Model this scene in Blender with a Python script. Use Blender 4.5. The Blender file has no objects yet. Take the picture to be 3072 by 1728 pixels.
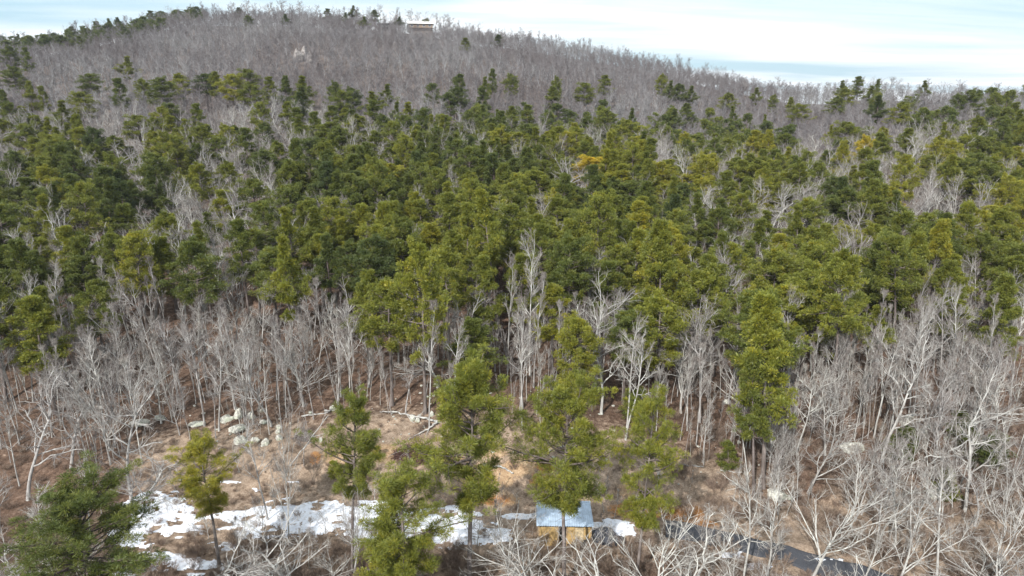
import bpy, math, random
import numpy as np
from mathutils import Vector, Matrix, noise as mnoise

rng = np.random.default_rng(11)
random.seed(5)
R = math.radians
SC = bpy.context.scene
COL = SC.collection

# ------------------------------------------------------------------ camera
CAM_Z = 45.0
PITCH = 15.2
FPX, PW, PH = 2114.0, 3072.0, 1728.0
cam_d = bpy.data.cameras.new("camera")
cam = bpy.data.objects.new("camera", cam_d); COL.objects.link(cam)
cam.location = (0, 0, CAM_Z)
cam.rotation_euler = (R(90 - PITCH), 0, 0)
cam_d.sensor_width = 36.0
cam_d.lens = 36.0 * FPX / PW
cam_d.clip_start = 0.5
cam_d.clip_end = 30000
SC.camera = cam

# ------------------------------------------------------------------ sun and sky
SUN_EL, SUN_AZ = 37.0, 205.0      # azimuth clockwise from +Y (the view direction)
sun_d = bpy.data.lights.new("sun", 'SUN')
sun_d.energy = 5.0
sun_d.angle = R(0.55)
sun_d.color = (1.0, 0.955, 0.89)
sun = bpy.data.objects.new("sun", sun_d); COL.objects.link(sun)
sdir = Vector((math.sin(R(SUN_AZ)) * math.cos(R(SUN_EL)), math.cos(R(SUN_AZ)) * math.cos(R(SUN_EL)), math.sin(R(SUN_EL))))
sun.rotation_euler = sdir.to_track_quat('Z', 'Y').to_euler()

world = bpy.data.worlds.new("World"); SC.world = world
world.use_nodes = True
wn = world.node_tree; wn.nodes.clear()
def N(nt, t, **kw):
    n = nt.nodes.new(t)
    for k, v in kw.items(): setattr(n, k, v)
    return n
def math_node(nt, op, a, b=None, clamp=False):
    n = N(nt, 'ShaderNodeMath', operation=op, use_clamp=clamp)
    for i, v in enumerate((a, b)):
        if v is None: continue
        if isinstance(v, (int, float)): n.inputs[i].default_value = v
        else: nt.links.new(v, n.inputs[i])
    return n.outputs[0]
sky = N(wn, 'ShaderNodeTexSky', sky_type='NISHITA')
sky.sun_disc = False
sky.sun_elevation = R(SUN_EL); sky.sun_rotation = R(SUN_AZ)
sky.altitude = 300; sky.air_density = 1.0; sky.dust_density = 1.5; sky.ozone_density = 1.0
bg = N(wn, 'ShaderNodeBackground'); bg.inputs[1].default_value = 0.088
tc = N(wn, 'ShaderNodeTexCoord')
sep = N(wn, 'ShaderNodeSeparateXYZ'); wn.links.new(tc.outputs['Generated'], sep.inputs[0])
zz = math_node(wn, 'ADD', math_node(wn, 'MAXIMUM', sep.outputs[2], 0.0), 0.09)
cu = math_node(wn, 'DIVIDE', sep.outputs[0], zz)
cv = math_node(wn, 'DIVIDE', sep.outputs[1], zz)
comb = N(wn, 'ShaderNodeCombineXYZ'); wn.links.new(cu, comb.inputs[0]); wn.links.new(cv, comb.inputs[1])
mp = N(wn, 'ShaderNodeMapping'); mp.inputs['Rotation'].default_value = (0, 0, R(-20)); mp.inputs['Scale'].default_value = (0.22, 0.60, 1)
mp.inputs['Location'].default_value = (3.1, 7.4, 0)
wn.links.new(comb.outputs[0], mp.inputs[0])
nz = N(wn, 'ShaderNodeTexNoise'); nz.inputs['Scale'].default_value = 1.0; nz.inputs['Detail'].default_value = 7; nz.inputs['Roughness'].default_value = 0.52
nz.inputs['Distortion'].default_value = 0.35
wn.links.new(mp.outputs[0], nz.inputs['Vector'])
cr = N(wn, 'ShaderNodeValToRGB'); cr.color_ramp.elements[0].position = 0.38; cr.color_ramp.elements[1].position = 0.56
cr.color_ramp.elements[0].color = (0.05, 0.05, 0.05, 1); cr.color_ramp.elements[1].color = (1, 1, 1, 1)
wn.links.new(nz.outputs[0], cr.inputs[0])
mixc = N(wn, 'ShaderNodeMix', data_type='RGBA')
wn.links.new(cr.outputs[0], mixc.inputs[0])
tintn = N(wn, 'ShaderNodeMix', data_type='RGBA', blend_type='MULTIPLY'); tintn.inputs[0].default_value = 1
wn.links.new(sky.outputs[0], tintn.inputs[6]); tintn.inputs[7].default_value = (1.0, 1.0, 1.0, 1)
hz = N(wn, 'ShaderNodeMix', data_type='RGBA'); hz.inputs[0].default_value = 0.75; hz.inputs[7].default_value = (5.4, 8.5, 10.2, 1)
wn.links.new(tintn.outputs[2], hz.inputs[6])
wn.links.new(hz.outputs[2], mixc.inputs[6])
mixc.inputs[7].default_value = (11.2, 11.8, 12.2, 1)
wn.links.new(mixc.outputs[2], bg.inputs[0])
wo = N(wn, 'ShaderNodeOutputWorld'); wn.links.new(bg.outputs[0], wo.inputs[0])

SC.view_settings.view_transform = 'Standard'
SC.view_settings.look = 'None'
SC.view_settings.exposure = 0.25
SC.view_settings.gamma = 1.0
SC.view_settings.use_curve_mapping = False
SC.render.engine = 'CYCLES'
SC.cycles.max_bounces = 5
SC.cycles.diffuse_bounces = 3
SC.cycles.transmission_bounces = 3
SC.cycles.use_denoising = True

# ------------------------------------------------------------------ terrain function
def sstep(a, b, x):
    t = np.clip((x - a) / (b - a), 0, 1)
    return t * t * (3 - 2 * t)
RT = np.array([-1.3, -0.73, -0.62, -0.50, -0.44, -0.30, -0.13, 0.0, 0.12, 0.24, 0.36, 0.43, 0.50, 0.62, 0.73, 1.3])
RY = np.array([430, 440, 450, 520, 570, 590, 600, 590, 570, 530, 470, 420, 380, 350, 345, 345.])
# ridge line measured as height of the tree tops in the view, turned to ground height
SKYPY = np.array([140, 122, 108, 62, 36, 12, 56, 96, 138, 196, 248, 268, 262, 268, 288, 300.])
RZ = CAM_Z + RY * np.tan(np.radians(-PITCH) + np.arctan((PH / 2 - SKYPY) / FPX)) - np.interp(RT, [-1.3, -0.5, -0.4, 0.3, 0.5, 1.3], [11, 11, 14, 14, 9, 9])
def vnoise(x, y, s, seed):
    x = x / s + seed * 17.31; y = y / s - seed * 9.77
    xi = np.floor(x); yi = np.floor(y); fx = x - xi; fy = y - yi
    fx = fx * fx * (3 - 2 * fx); fy = fy * fy * (3 - 2 * fy)
    def h(a, b):
        v = np.sin(a * 127.1 + b * 311.7 + seed * 3.3) * 43758.5453
        return v - np.floor(v)
    return (h(xi, yi) * (1 - fx) + h(xi + 1, yi) * fx) * (1 - fy) + (h(xi, yi + 1) * (1 - fx) + h(xi + 1, yi + 1) * fx) * fy - 0.5
def F(X, Y, fine=True):
    X = np.asarray(X, float); Y = np.asarray(Y, float)
    t = np.clip(X / np.maximum(Y, 60.0), -1.3, 1.3)
    yr = np.interp(t, RT, RY); zr = np.interp(t, RT, RZ)
    u = np.clip((Y - 74) / (yr - 74), 0, None)
    uu = np.minimum(u, 1.0)
    z = zr * (uu - 0.035 * np.sin(uu * 2 * math.pi)) 
    # rounded crest and the fall of the far side
    z = z - 0.012 * zr * sstep(0.9, 1.0, u) - np.clip(Y - yr, 0, 700) * 0.16 * sstep(0, 60, Y - yr)
    z = np.maximum(z, np.where(Y > yr, -40.0, -100))
    z = z + sstep(72, 77, Y + 0.05 * X) * (1.0 + 1.6 * np.exp(-((X - 2) / 17) ** 2)) - 0.03 * np.clip(60 - Y, 0, 200)
    w = sstep(80, 200, Y) * (1 - sstep(700, 1500, Y))
    z = z + w * 5 * vnoise(X, Y, 70, 1) + w * 2.2 * vnoise(X, Y, 27, 2)
    if fine:
        flat = 1 - np.exp(-((Y - 66) / 5.5) ** 2) * np.clip(1.3 - np.abs(X) / 30, 0, 1)
        near = (1 - sstep(200, 400, Y)) * np.clip(flat, 0.12, 1)
        z = z + near * (0.9 * vnoise(X, Y, 6, 3) + 0.4 * vnoise(X, Y, 2.1, 4) + 0.16 * vnoise(X, Y, 0.9, 5))
    return z
cp, sp = math.cos(R(PITCH)), math.sin(R(PITCH))
def ray(px, py):
    a = (px - PW / 2) / FPX; b = (PH / 2 - py) / FPX
    return np.array([a, cp + b * sp, -sp + b * cp])
def project(X, Y, Z):
    dz = Z - CAM_Z
    dep = Y * cp - dz * sp
    up = Y * sp + dz * cp
    dep = np.maximum(dep, 1e-3)
    return PW / 2 + FPX * X / dep, PH / 2 - FPX * up / dep
def ground_at(px, py, h=0.0, y0=40.0, y1=640.0):
    """first point along the sight line that stands h above the terrain"""
    d = ray(px, py)
    Y = np.linspace(y0, y1, 3000)
    s = Y / d[1]
    X = d[0] * s; Z = CAM_Z + d[2] * s
    g = Z - F(X, Y, fine=(h == 0)) - h
    k = np.nonzero(g <= 0)[0]
    k = k[0] if len(k) else int(np.argmin(g))
    return X[k], Y[k], float(F(X[k], Y[k]))
def at_depth(px, py, Y):
    d = ray(px, py); s = Y / d[1]
    return d[0] * s, CAM_Z + d[2] * s

# ------------------------------------------------------------------ helpers
def tag(o, label=None, category=None, group=None, kind=None, tint=None):
    if label: o['label'] = label
    if category: o['category'] = category
    if group: o['group'] = group
    if kind: o['kind'] = kind
    if tint is not None: o['tint'] = float(tint)
    return o
class Acc:
    def __init__(s): s.v = []; s.f = []; s.c = []; s.n = 0; s.m = []
    def add(s, v, f, c=0.5, m=0):
        v = np.asarray(v, np.float32).reshape(-1, 3); f = np.asarray(f, np.int32).reshape(-1, 3)
        s.v.append(v); s.f.append(f + s.n); s.n += len(v)
        s.c.append(np.broadcast_to(np.asarray(c, np.float32).reshape(-1), (len(f),)) if np.size(c) in (1, len(f)) else c)
        s.m.append(np.full(len(f), m, np.int32))
    def mesh(s, name, mats, smooth=False):
        v = np.concatenate(s.v); f = np.concatenate(s.f); c = np.concatenate(s.c); m = np.concatenate(s.m)
        me = bpy.data.meshes.new(name)
        me.vertices.add(len(v)); me.vertices.foreach_set('co', v.ravel())
        me.loops.add(len(f) * 3); me.loops.foreach_set('vertex_index', f.ravel())
        me.polygons.add(len(f)); me.polygons.foreach_set('loop_start', np.arange(0, len(f) * 3, 3, dtype=np.int32))
        me.polygons.foreach_set('material_index', m)
        me.polygons.foreach_set('use_smooth', np.full(len(f), smooth, bool))
        a = me.attributes.new('shade', 'FLOAT', 'FACE'); a.data.foreach_set('value', c.astype(np.float32))
        me.update(calc_edges=True)
        for mt in (mats if isinstance(mats, (list, tuple)) else [mats]): me.materials.append(mt)
        return me
def link(name, me, parent=None, loc=None):
    o = bpy.data.objects.new(name, me); COL.objects.link(o)
    if parent: o.parent = parent
    if loc is not None: o.location = loc
    return o
def nrm(a): return a / np.maximum(np.linalg.norm(a, axis=-1, keepdims=True), 1e-9)
def tubes(acc, P, Rr, k, c=0.5):
    """P (B,n,3) centre lines, Rr (B,n) radii, k sides"""
    B, n, _ = P.shape
    T = np.empty_like(P); T[:, 1:-1] = P[:, 2:] - P[:, :-2]; T[:, 0] = P[:, 1] - P[:, 0]; T[:, -1] = P[:, -1] - P[:, -2]
    T = nrm(T)
    ref = np.where(np.abs(T[:, :1, 2:3]) > 0.9, np.array([[[1., 0, 0]]]), np.array([[[0, 0, 1.]]]))
    U = nrm(np.cross(T, np.broadcast_to(ref, T.shape))); V = np.cross(T, U)
    a = np.arange(k) * 2 * math.pi / k
    ring = P[:, :, None] + Rr[:, :, None, None] * (U[:, :, None] * np.cos(a)[None, None, :, None] + V[:, :, None] * np.sin(a)[None, None, :, None])
    idx = np.arange(B * n * k).reshape(B, n, k)
    A = idx[:, :-1]; C = idx[:, 1:]; A2 = np.roll(A, -1, 2); C2 = np.roll(C, -1, 2)
    f = np.concatenate([np.stack([A, A2, C2], -1).reshape(-1, 3), np.stack([A, C2, C], -1).reshape(-1, 3)])
    cc = np.asarray(c, float)
    if cc.ndim == 1 and len(cc) == B:
        per = np.broadcast_to(cc[:, None, None], A.shape).reshape(-1); cc = np.concatenate([per, per])
    acc.add(ring.reshape(-1, 3), f, cc)
def grow(start, d, L, r0, r1, n, wander, up, g):
    B = len(start)
    P = np.empty((B, n + 1, 3)); P[:, 0] = start; D = np.empty((B, n + 1, 3)); D[:, 0] = d
    cur = d.copy()
    for i in range(n):
        cur = nrm(cur + g.normal(0, wander, (B, 3)) + np.array([0, 0, up]))
        P[:, i + 1] = P[:, i] + cur * (L / n)[:, None]; D[:, i + 1] = cur
    s = np.linspace(0, 1, n + 1)[None]
    rr = r0[:, None] * (1 - s) + r1[:, None] * s
    return P, D, rr
def children(P, D, rr, L, m, s0, s1, ang, ratio, rad, g, keep=1.0, az=None):
    B, n1, _ = P.shape; n = n1 - 1
    s = s0 + (s1 - s0) * (np.arange(m)[None] + g.uniform(0, 1, (B, m))) / m
    x = s * n; i = np.minimum(x.astype(int), n - 1); fr = (x - i)[..., None]
    bi = np.arange(B)[:, None]
    p = P[bi, i] * (1 - fr) + P[bi, i + 1] * fr
    t = D[bi, i + 1]
    r = rr[bi, i] * (1 - fr[..., 0]) + rr[bi, i + 1] * fr[..., 0]
    q = g.normal(0, 1, (B, m, 3)); q = nrm(q - t * np.sum(q * t, -1, keepdims=True))
    a = np.radians(g.normal(ang, 9, (B, m)))[..., None]
    d = nrm(t * np.cos(a) + q * np.sin(a))
    l = L[:, None] * ratio * (1.1 - 0.65 * s) * g.uniform(0.6, 1.2, (B, m))
    msk = (g.uniform(0, 1, (B, m)) < keep).ravel()
    return p.reshape(-1, 3)[msk], d.reshape(-1, 3)[msk], l.ravel()[msk], (r * rad).ravel()[msk]

# ------------------------------------------------------------------ materials
def mat(name):
    m = bpy.data.materials.new(name); m.use_nodes = True
    nt = m.node_tree; nt.nodes.clear()
    out = N(nt, 'ShaderNodeOutputMaterial')
    return m, nt, out
def ramp(nt, fac, stops, interp='LINEAR'):
    n = N(nt, 'ShaderNodeValToRGB'); cr_ = n.color_ramp; cr_.interpolation = interp
    while len(cr_.elements) > 1: cr_.elements.remove(cr_.elements[-1])
    for i, (p, c) in enumerate(stops):
        e = cr_.elements[0] if i == 0 else cr_.elements.new(p)
        e.position = p; e.color = (*c, 1) if len(c) == 3 else c
    if fac is not None: nt.links.new(fac, n.inputs[0])
    return n.outputs[0]
def mixrgb(nt, fac, a, b, blend='MIX'):
    n = N(nt, 'ShaderNodeMix', data_type='RGBA', blend_type=blend)
    for i, v in ((0, fac), (6, a), (7, b)):
        if isinstance(v, (int, float)): n.inputs[i].default_value = v
        elif isinstance(v, tuple): n.inputs[i].default_value = (*v, 1)
        else: nt.links.new(v, n.inputs[i])
    return n.outputs[2]
def noise_tex(nt, scale, detail=4, rough=0.55, vec=None, dist=0.0):
    n = N(nt, 'ShaderNodeTexNoise'); n.inputs['Scale'].default_value = scale; n.inputs['Detail'].default_value = detail
    n.inputs['Roughness'].default_value = rough; n.inputs['Distortion'].default_value = dist
    if vec is not None: nt.links.new(vec, n.inputs['Vector'])
    return n.outputs[0]
def attr(nt, name, typ='GEOMETRY'):
    n = N(nt, 'ShaderNodeAttribute', attribute_type=typ, attribute_name=name)
    return n.outputs['Fac']
def principled(nt, out, color, rough=0.85, spec=0.2, bump=None, bstr=0.3, bdist=0.05, metal=0.0):
    b = N(nt, 'ShaderNodeBsdfPrincipled')
    if isinstance(color, tuple): b.inputs['Base Color'].default_value = (*color, 1)
    else: nt.links.new(color, b.inputs['Base Color'])
    b.inputs['Roughness'].default_value = rough; b.inputs['Specular IOR Level'].default_value = spec
    b.inputs['Metallic'].default_value = metal
    if bump is not None:
        bn = N(nt, 'ShaderNodeBump'); bn.inputs['Strength'].default_value = bstr; bn.inputs['Distance'].default_value = bdist
        nt.links.new(bump, bn.inputs['Height']); nt.links.new(bn.outputs[0], b.inputs['Normal'])
    nt.links.new(b.outputs[0], out.inputs[0])
    return b

def needle_material():
    m, nt, out = mat('pine_needles')
    t = attr(nt, 'tint', 'INSTANCER'); s = attr(nt, 'shade')
    base = ramp(nt, t, [(0.0, (0.066, 0.094, 0.030)), (0.35, (0.124, 0.153, 0.032)), (0.7, (0.218, 0.236, 0.032)), (0.93, (0.33, 0.30, 0.034)), (1.0, (0.47, 0.37, 0.035))])
    v = ramp(nt, s, [(0.0, (0.52, 0.58, 0.62)), (0.5, (1.0, 1.0, 1.0)), (1.0, (1.65, 1.35, 0.8))])
    c = mixrgb(nt, 1.0, base, v, 'MULTIPLY')
    d = N(nt, 'ShaderNodeBsdfDiffuse'); nt.links.new(c, d.inputs[0])
    tr = N(nt, 'ShaderNodeBsdfTranslucent'); nt.links.new(c, tr.inputs[0])
    g = N(nt, 'ShaderNodeBsdfGlossy'); g.inputs['Roughness'].default_value = 0.5; g.inputs[0].default_value = (0.8, 0.85, 0.8, 1)
    mx = N(nt, 'ShaderNodeMixShader'); mx.inputs[0].default_value = 0.33
    nt.links.new(d.outputs[0], mx.inputs[1]); nt.links.new(tr.outputs[0], mx.inputs[2])
    m2 = N(nt, 'ShaderNodeMixShader'); m2.inputs[0].default_value = 0.035
    nt.links.new(mx.outputs[0], m2.inputs[1]); nt.links.new(g.outputs[0], m2.inputs[2])
    nt.links.new(m2.outputs[0], out.inputs[0])
    return m
def bark_material(name, dark, mid, light, sc=1.2):
    m, nt, out = mat(name)
    tcn = N(nt, 'ShaderNodeTexCoord')
    mp_ = N(nt, 'ShaderNodeMapping'); mp_.inputs['Scale'].default_value = (1, 1, 0.25)
    nt.links.new(tcn.outputs['Object'], mp_.inputs[0])
    n1 = noise_tex(nt, sc * 3, 4, 0.6, mp_.outputs[0])
    n2 = noise_tex(nt, sc * 0.5, 3, 0.6, tcn.outputs['Object'])
    f = math_node(nt, 'ADD', math_node(nt, 'MULTIPLY', n1, 0.55), math_node(nt, 'MULTIPLY', n2, 0.45))
    c = ramp(nt, f, [(0.34, dark), (0.5, mid), (0.64, light)])
    t = attr(nt, 'tint', 'INSTANCER')
    tn = ramp(nt, t, [(0.0, (0.60, 0.54, 0.53)), (0.5, (0.88, 0.87, 0.88)), (1.0, (1.16, 1.18, 1.15))])
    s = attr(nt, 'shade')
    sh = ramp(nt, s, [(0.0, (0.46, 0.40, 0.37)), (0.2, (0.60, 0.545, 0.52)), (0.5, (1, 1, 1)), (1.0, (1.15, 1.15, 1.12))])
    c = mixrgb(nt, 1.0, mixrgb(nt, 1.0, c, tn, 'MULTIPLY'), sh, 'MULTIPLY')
    principled(nt, out, c, 0.9, 0.1, n1, 0.6, 0.03)
    return m
M_NEEDLE = needle_material()
M_PBARK = bark_material('pine_bark', (0.075, 0.062, 0.056), (0.17, 0.145, 0.135), (0.30, 0.265, 0.25))
M_GBARK = bark_material('grey_bark', (0.20, 0.185, 0.18), (0.38, 0.37, 0.36), (0.56, 0.565, 0.545))
M_WOOD = bark_material('hill_bark', (0.165, 0.162, 0.170), (0.285, 0.285, 0.298), (0.40, 0.402, 0.415))
M_BRUSH = bark_material('brush_stems', (0.13, 0.095, 0.075), (0.25, 0.19, 0.15), (0.38, 0.31, 0.26))

# ------------------------------------------------------------------ tree makers
def make_pine(seed, H=18.0, cb=0.42, RM=3.4, nb=60, clumps=5, blades=44, csz=0.62, shape='dome', open_=0.0, bw=1.0):
    g = np.random.default_rng(seed)
    tr = Acc()
    n = 14
    s = np.linspace(0, 1, n + 1)
    lean = g.normal(0, 0.02, 2)
    bend = np.cumsum(g.normal(0, 0.05, (n + 1, 2)), 0) * s[:, None]
    axis = np.stack([lean[0] * H * s + bend[:, 0] * 2, lean[1] * H * s + bend[:, 1] * 2, H * 0.97 * s], -1)
    rad = 0.24 * (1 - s) ** 0.8 + 0.025; rad[0] *= 1.35
    tubes(tr, axis[None], rad[None], 8)
    # limbs
    uh = np.sort(g.uniform(0, 1, nb)) ** 0.92
    zf = cb + (0.99 - cb) * uh
    if shape == 'dome': prof = np.sin(np.clip(0.18 + 0.82 * (1 - uh), 0, 1) * math.pi * 0.62) * (0.75 + 0.25 * (uh < 0.85))
    elif shape == 'egg': prof = np.sin(np.clip(0.10 + 0.86 * (1 - uh), 0, 1) * math.pi) ** 0.7 * g.choice([0.55, 0.8, 1.0, 1.15], nb)
    elif shape == 'cone': prof = (1 - uh) ** 0.75 * 1.0 + 0.16
    else: prof = 0.55 + 0.45 * np.sin(uh * 9 + seed)  ; prof *= np.sqrt(np.clip(1.06 - uh, 0, 1)) * 1.05
    prof = prof * (1 - 0.35 * (uh < 0.12) * g.uniform(0, 1, nb))
    L = RM * prof * g.uniform(0.62, 1.12, nb) + 0.25
    if open_ > 0:
        lobes = 0.5 + 0.5 * np.sin(uh * 31 + seed * 1.7)
        L *= (1 - open_) + open_ * 1.35 * lobes
    az = np.arange(nb) * 2.399 + g.normal(0, 0.4, nb)
    el = np.radians(-8 + 55 * uh ** 1.6 + g.normal(0, 8, nb))
    start = np.stack([np.interp(zf, s, axis[:, 0]), np.interp(zf, s, axis[:, 1]), zf * H * 0.97], -1)
    d = np.stack([np.cos(az) * np.cos(el), np.sin(az) * np.cos(el), np.sin(el)], -1)
    r0 = 0.02 + L * 0.016
    P, D, rr = grow(start, d, L, r0, r0 * 0.3, 5, 0.10, 0.05, g)
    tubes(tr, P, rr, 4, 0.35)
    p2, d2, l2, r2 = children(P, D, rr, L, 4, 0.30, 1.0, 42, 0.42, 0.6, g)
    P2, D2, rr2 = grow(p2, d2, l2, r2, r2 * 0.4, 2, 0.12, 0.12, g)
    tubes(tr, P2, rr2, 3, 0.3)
    # bare dead stubs under the crown
    if cb > 0.3:
        k = 9; zs = g.uniform(cb * 0.45, cb, k)
        a = g.uniform(0, 6.28, k)
        st = np.stack([np.interp(zs, s, axis[:, 0]), np.interp(zs, s, axis[:, 1]), zs * H * 0.97], -1)
        dd = np.stack([np.cos(a), np.sin(a), g.normal(0.0, 0.15, k)], -1)
        ll = g.uniform(0.5, 2.0, k)
        Pd, Dd, rd = grow(st, nrm(dd), ll, np.full(k, 0.03), np.full(k, 0.012), 3, 0.12, -0.02, g)
        tubes(tr, Pd, rd, 3, 0.6)
    # tufts: along the outer limbs and at every side twig tip
    cs, dirs = [], []
    for i in range(clumps):
        f = 0.42 + 0.58 * (i + g.uniform(0, 1, nb)) / clumps
        x = f * 5; k = np.minimum(x.astype(int), 4); fr = (x - k)[:, None]
        b = np.arange(nb)
        cs.append(P[b, k] * (1 - fr) + P[b, k + 1] * fr + g.normal(0, 0.13, (nb, 3)) * (0.4 + L[:, None] * 0.25)); dirs.append(D[b, k + 1])
    cs.append(P2[:, -1]); dirs.append(D2[:, -1])
    cs.append(P2[:, 1] + g.normal(0, 0.12, (len(P2), 3))); dirs.append(D2[:, 1])
    top = axis[-1][None] + g.normal(0, 0.22, (6, 3)); cs.append(top); dirs.append(np.tile([[0, 0, 1.]], (6, 1)))
    c = np.concatenate(cs); dr = np.concatenate(dirs)
    c[:, 2] += 0.12
    nc = len(c)
    rad = csz * g.uniform(0.55, 1.15, nc)
    q = g.normal(0, 1, (nc, blades, 3)); q[..., 2] = q[..., 2] * 0.75 + 0.42
    q = nrm(q + dr[:, None] * 0.35)
    base = c[:, None] + q * (rad[:, None, None] * g.uniform(0.25, 0.8, (nc, blades, 1))) * np.array([1, 1, 0.62])
    ln = rad[:, None, None] * g.uniform(0.35, 0.62, (nc, blades, 1))
    tip = base + q * ln
    tip[..., 2] = tip[..., 2] * 1.0
    sd = g.normal(0, 1, (nc, blades, 3)) * np.array([1, 1, 0.5]); sd = nrm(sd - q * np.sum(sd * q, -1, keepdims=True))
    w = g.uniform(0.03, 0.06, (nc, blades, 1)) * bw
    v = np.stack([base - sd * w * 0.5, base + sd * w * 0.5, tip + sd * w, tip - sd * w], 2).reshape(-1, 3)
    m = nc * blades
    i4 = np.arange(m)[:, None] * 4
    f = np.concatenate([i4 + np.array([[0, 1, 2]]), i4 + np.array([[0, 2, 3]])])
    shade = np.clip(0.5 + g.normal(0, 0.17, (nc, 1)) + g.normal(0, 0.13, (nc, blades)), 0, 1).ravel()
    cr_ = Acc(); cr_.add(v, f, np.concatenate([shade, shade]))
    return tr, cr_, H

def make_bare(seed, H=15.0, kind='oak', fine=1.0, tw=1.0, sides=(7, 5, 4, 3, 3)):
    g = np.random.default_rng(seed)
    tr, br = Acc(), Acc()
    Z = lambda *a: np.array(a, float)
    if kind == 'oak':
        tl, n1, s0, a1, rat1, up1, wd = 0.62, 8, 0.42, 56, 0.72, 0.05, 0.20
    elif kind == 'vase':
        tl, n1, s0, a1, rat1, up1, wd = 0.50, 8, 0.35, 36, 1.1, 0.08, 0.12
    elif kind == 'tall':
        tl, n1, s0, a1, rat1, up1, wd = 0.80, 11, 0.50, 46, 0.46, 0.08, 0.13
    elif kind == 'thin':
        tl, n1, s0, a1, rat1, up1, wd = 0.92, 9, 0.45, 34, 0.24, 0.15, 0.08
    else:
        tl, n1, s0, a1, rat1, up1, wd = 0.6, 9, 0.05, 30, 0.9, 0.14, 0.10
    r = H * {'oak': 0.0125, 'vase': 0.0105, 'tall': 0.0092, 'thin': 0.006, 'bush': 0.006}[kind]
    if kind == 'bush':
        k = 7; a = g.uniform(0, 6.28, k)
        st = np.stack([np.cos(a) * 0.1, np.sin(a) * 0.1, a * 0 - 0.15], -1)
        d0 = nrm(np.stack([np.cos(a) * 0.5, np.sin(a) * 0.5, a * 0 + 1], -1))
        L0 = H * tl * g.uniform(0.7, 1.1, k); r0 = np.full(k, r)
        P, D, rr = grow(st, d0, L0, r0, r0 * 0.5, 5, 0.12, 0.05, g)
    else:
        d0 = nrm(Z(g.normal(0, 0.05), g.normal(0, 0.05), 1))[None]
        L0 = Z(H * tl); r0 = Z(r)
        P, D, rr = grow(Z(0, 0, -0.3)[None], d0, L0, r0, r0 * (0.42 if kind != 'thin' else 0.3), 9, 0.05 if kind != 'oak' else 0.085, 0.05, g)
        rr[:, 0] *= 1.4
    tubes(tr, P, rr, sides[0], 0.55)
    p, d, l, q = children(P, D, rr, L0, n1, s0, 1.0, a1, rat1, 0.60, g)
    if kind != 'bush':     # the leader goes on as two or three forks
        kf = 3
        dd = nrm(D[:, -1] + g.normal(0, 0.32, (kf, 3))); p = np.concatenate([p, np.repeat(P[:, -1], kf, 0)]); d = np.concatenate([d, dd])
        l = np.concatenate([l, np.full(kf, H * (1 - tl) * 1.05)]); q = np.concatenate([q, np.full(kf, rr[0, -1] * 0.8)])
    P, D, rr1 = grow(p, d, l, q, q * 0.42, 7, wd, up1, g)
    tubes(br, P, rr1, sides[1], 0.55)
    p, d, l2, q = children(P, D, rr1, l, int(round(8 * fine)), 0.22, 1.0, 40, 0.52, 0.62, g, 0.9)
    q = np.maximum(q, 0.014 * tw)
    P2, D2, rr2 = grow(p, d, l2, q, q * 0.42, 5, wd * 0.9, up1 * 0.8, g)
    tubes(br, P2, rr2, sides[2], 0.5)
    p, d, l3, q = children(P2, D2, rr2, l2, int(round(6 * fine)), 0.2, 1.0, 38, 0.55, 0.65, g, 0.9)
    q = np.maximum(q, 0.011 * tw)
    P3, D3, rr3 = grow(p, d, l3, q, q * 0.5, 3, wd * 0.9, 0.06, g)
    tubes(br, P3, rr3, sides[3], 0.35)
    if fine > 0.8:
        p, d, l4, q = children(P3, D3, rr3, l3, 4, 0.25, 1.0, 36, 0.6, 0.7, g, 0.85)
        q = np.maximum(q, 0.008 * tw); l4 = np.maximum(l4, 0.25)
        P4, D4, rr4 = grow(p, d, l4, q, q * 0.6, 2, 0.12, 0.05, g)
        tubes(br, P4, rr4, 3, 0.2)
    return tr, br, H

PROTO = {}     # key -> (trunk mesh, crown mesh, height)
def reg(key, made, barkm, crownm, crown_name):
    tr, cr_, H = made
    zt = max(a[:, 2].max() for a in cr_.v)
    PROTO[key] = (tr.mesh('trunk', barkm, True), cr_.mesh(crown_name, crownm, False), float(zt), crown_name)
for i in range(6):
    reg(f'pine{i}', make_pine(100 + i, 18, [0.42, 0.46, 0.52, 0.44, 0.38, 0.50][i], [4.0, 3.7, 4.2, 3.3, 4.2, 4.3][i], [52, 56, 50, 54, 46, 48][i], 4, 46, 0.60, ['dome', 'cone', 'dome', 'cone', 'irr', 'dome'][i], [0.25, 0.3, 0.35, 0.35, 0.4, 0.3][i], 0.8), M_PBARK, M_NEEDLE, 'crown')
for i in range(4):
    reg(f'open{i}', make_pine(200 + i, 20, [0.41, 0.50, 0.35, 0.47][i], [5.6, 5.2, 5.4, 6.8][i], [70, 52, 58, 82][i], 4, 84, 0.62, 'egg', 0.26, 0.42), M_PBARK, M_NEEDLE, 'crown')
for i in range(3):
    reg(f'farpine{i}', make_pine(300 + i, 16, 0.45, 4.4, 34, 3, 16, 0.95, 'dome', 0.2, 2.0), M_PBARK, M_NEEDLE, 'crown')
for i in range(2):
    reg(f'cedar{i}', make_pine(350 + i, 4.5, 0.04, 1.5, 44, 3, 26, 0.32, 'cone', 0.2, 0.6), M_PBARK, M_NEEDLE, 'crown')
for kind, n in (('oak', 4), ('vase', 4), ('tall', 4), ('thin', 3)):
    for i in range(n):
        reg(f'{kind}{i}', make_bare(400 + i * 7 + len(kind), 15, kind), M_GBARK, M_GBARK, 'branches')
for i in range(4):
    reg(f'far{i}', make_bare(500 + i, 14, 'vase' if i % 2 else 'tall', 0.85, 1.3, (5, 4, 3, 3, 3)), M_WOOD, M_WOOD, 'branches')
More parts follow.
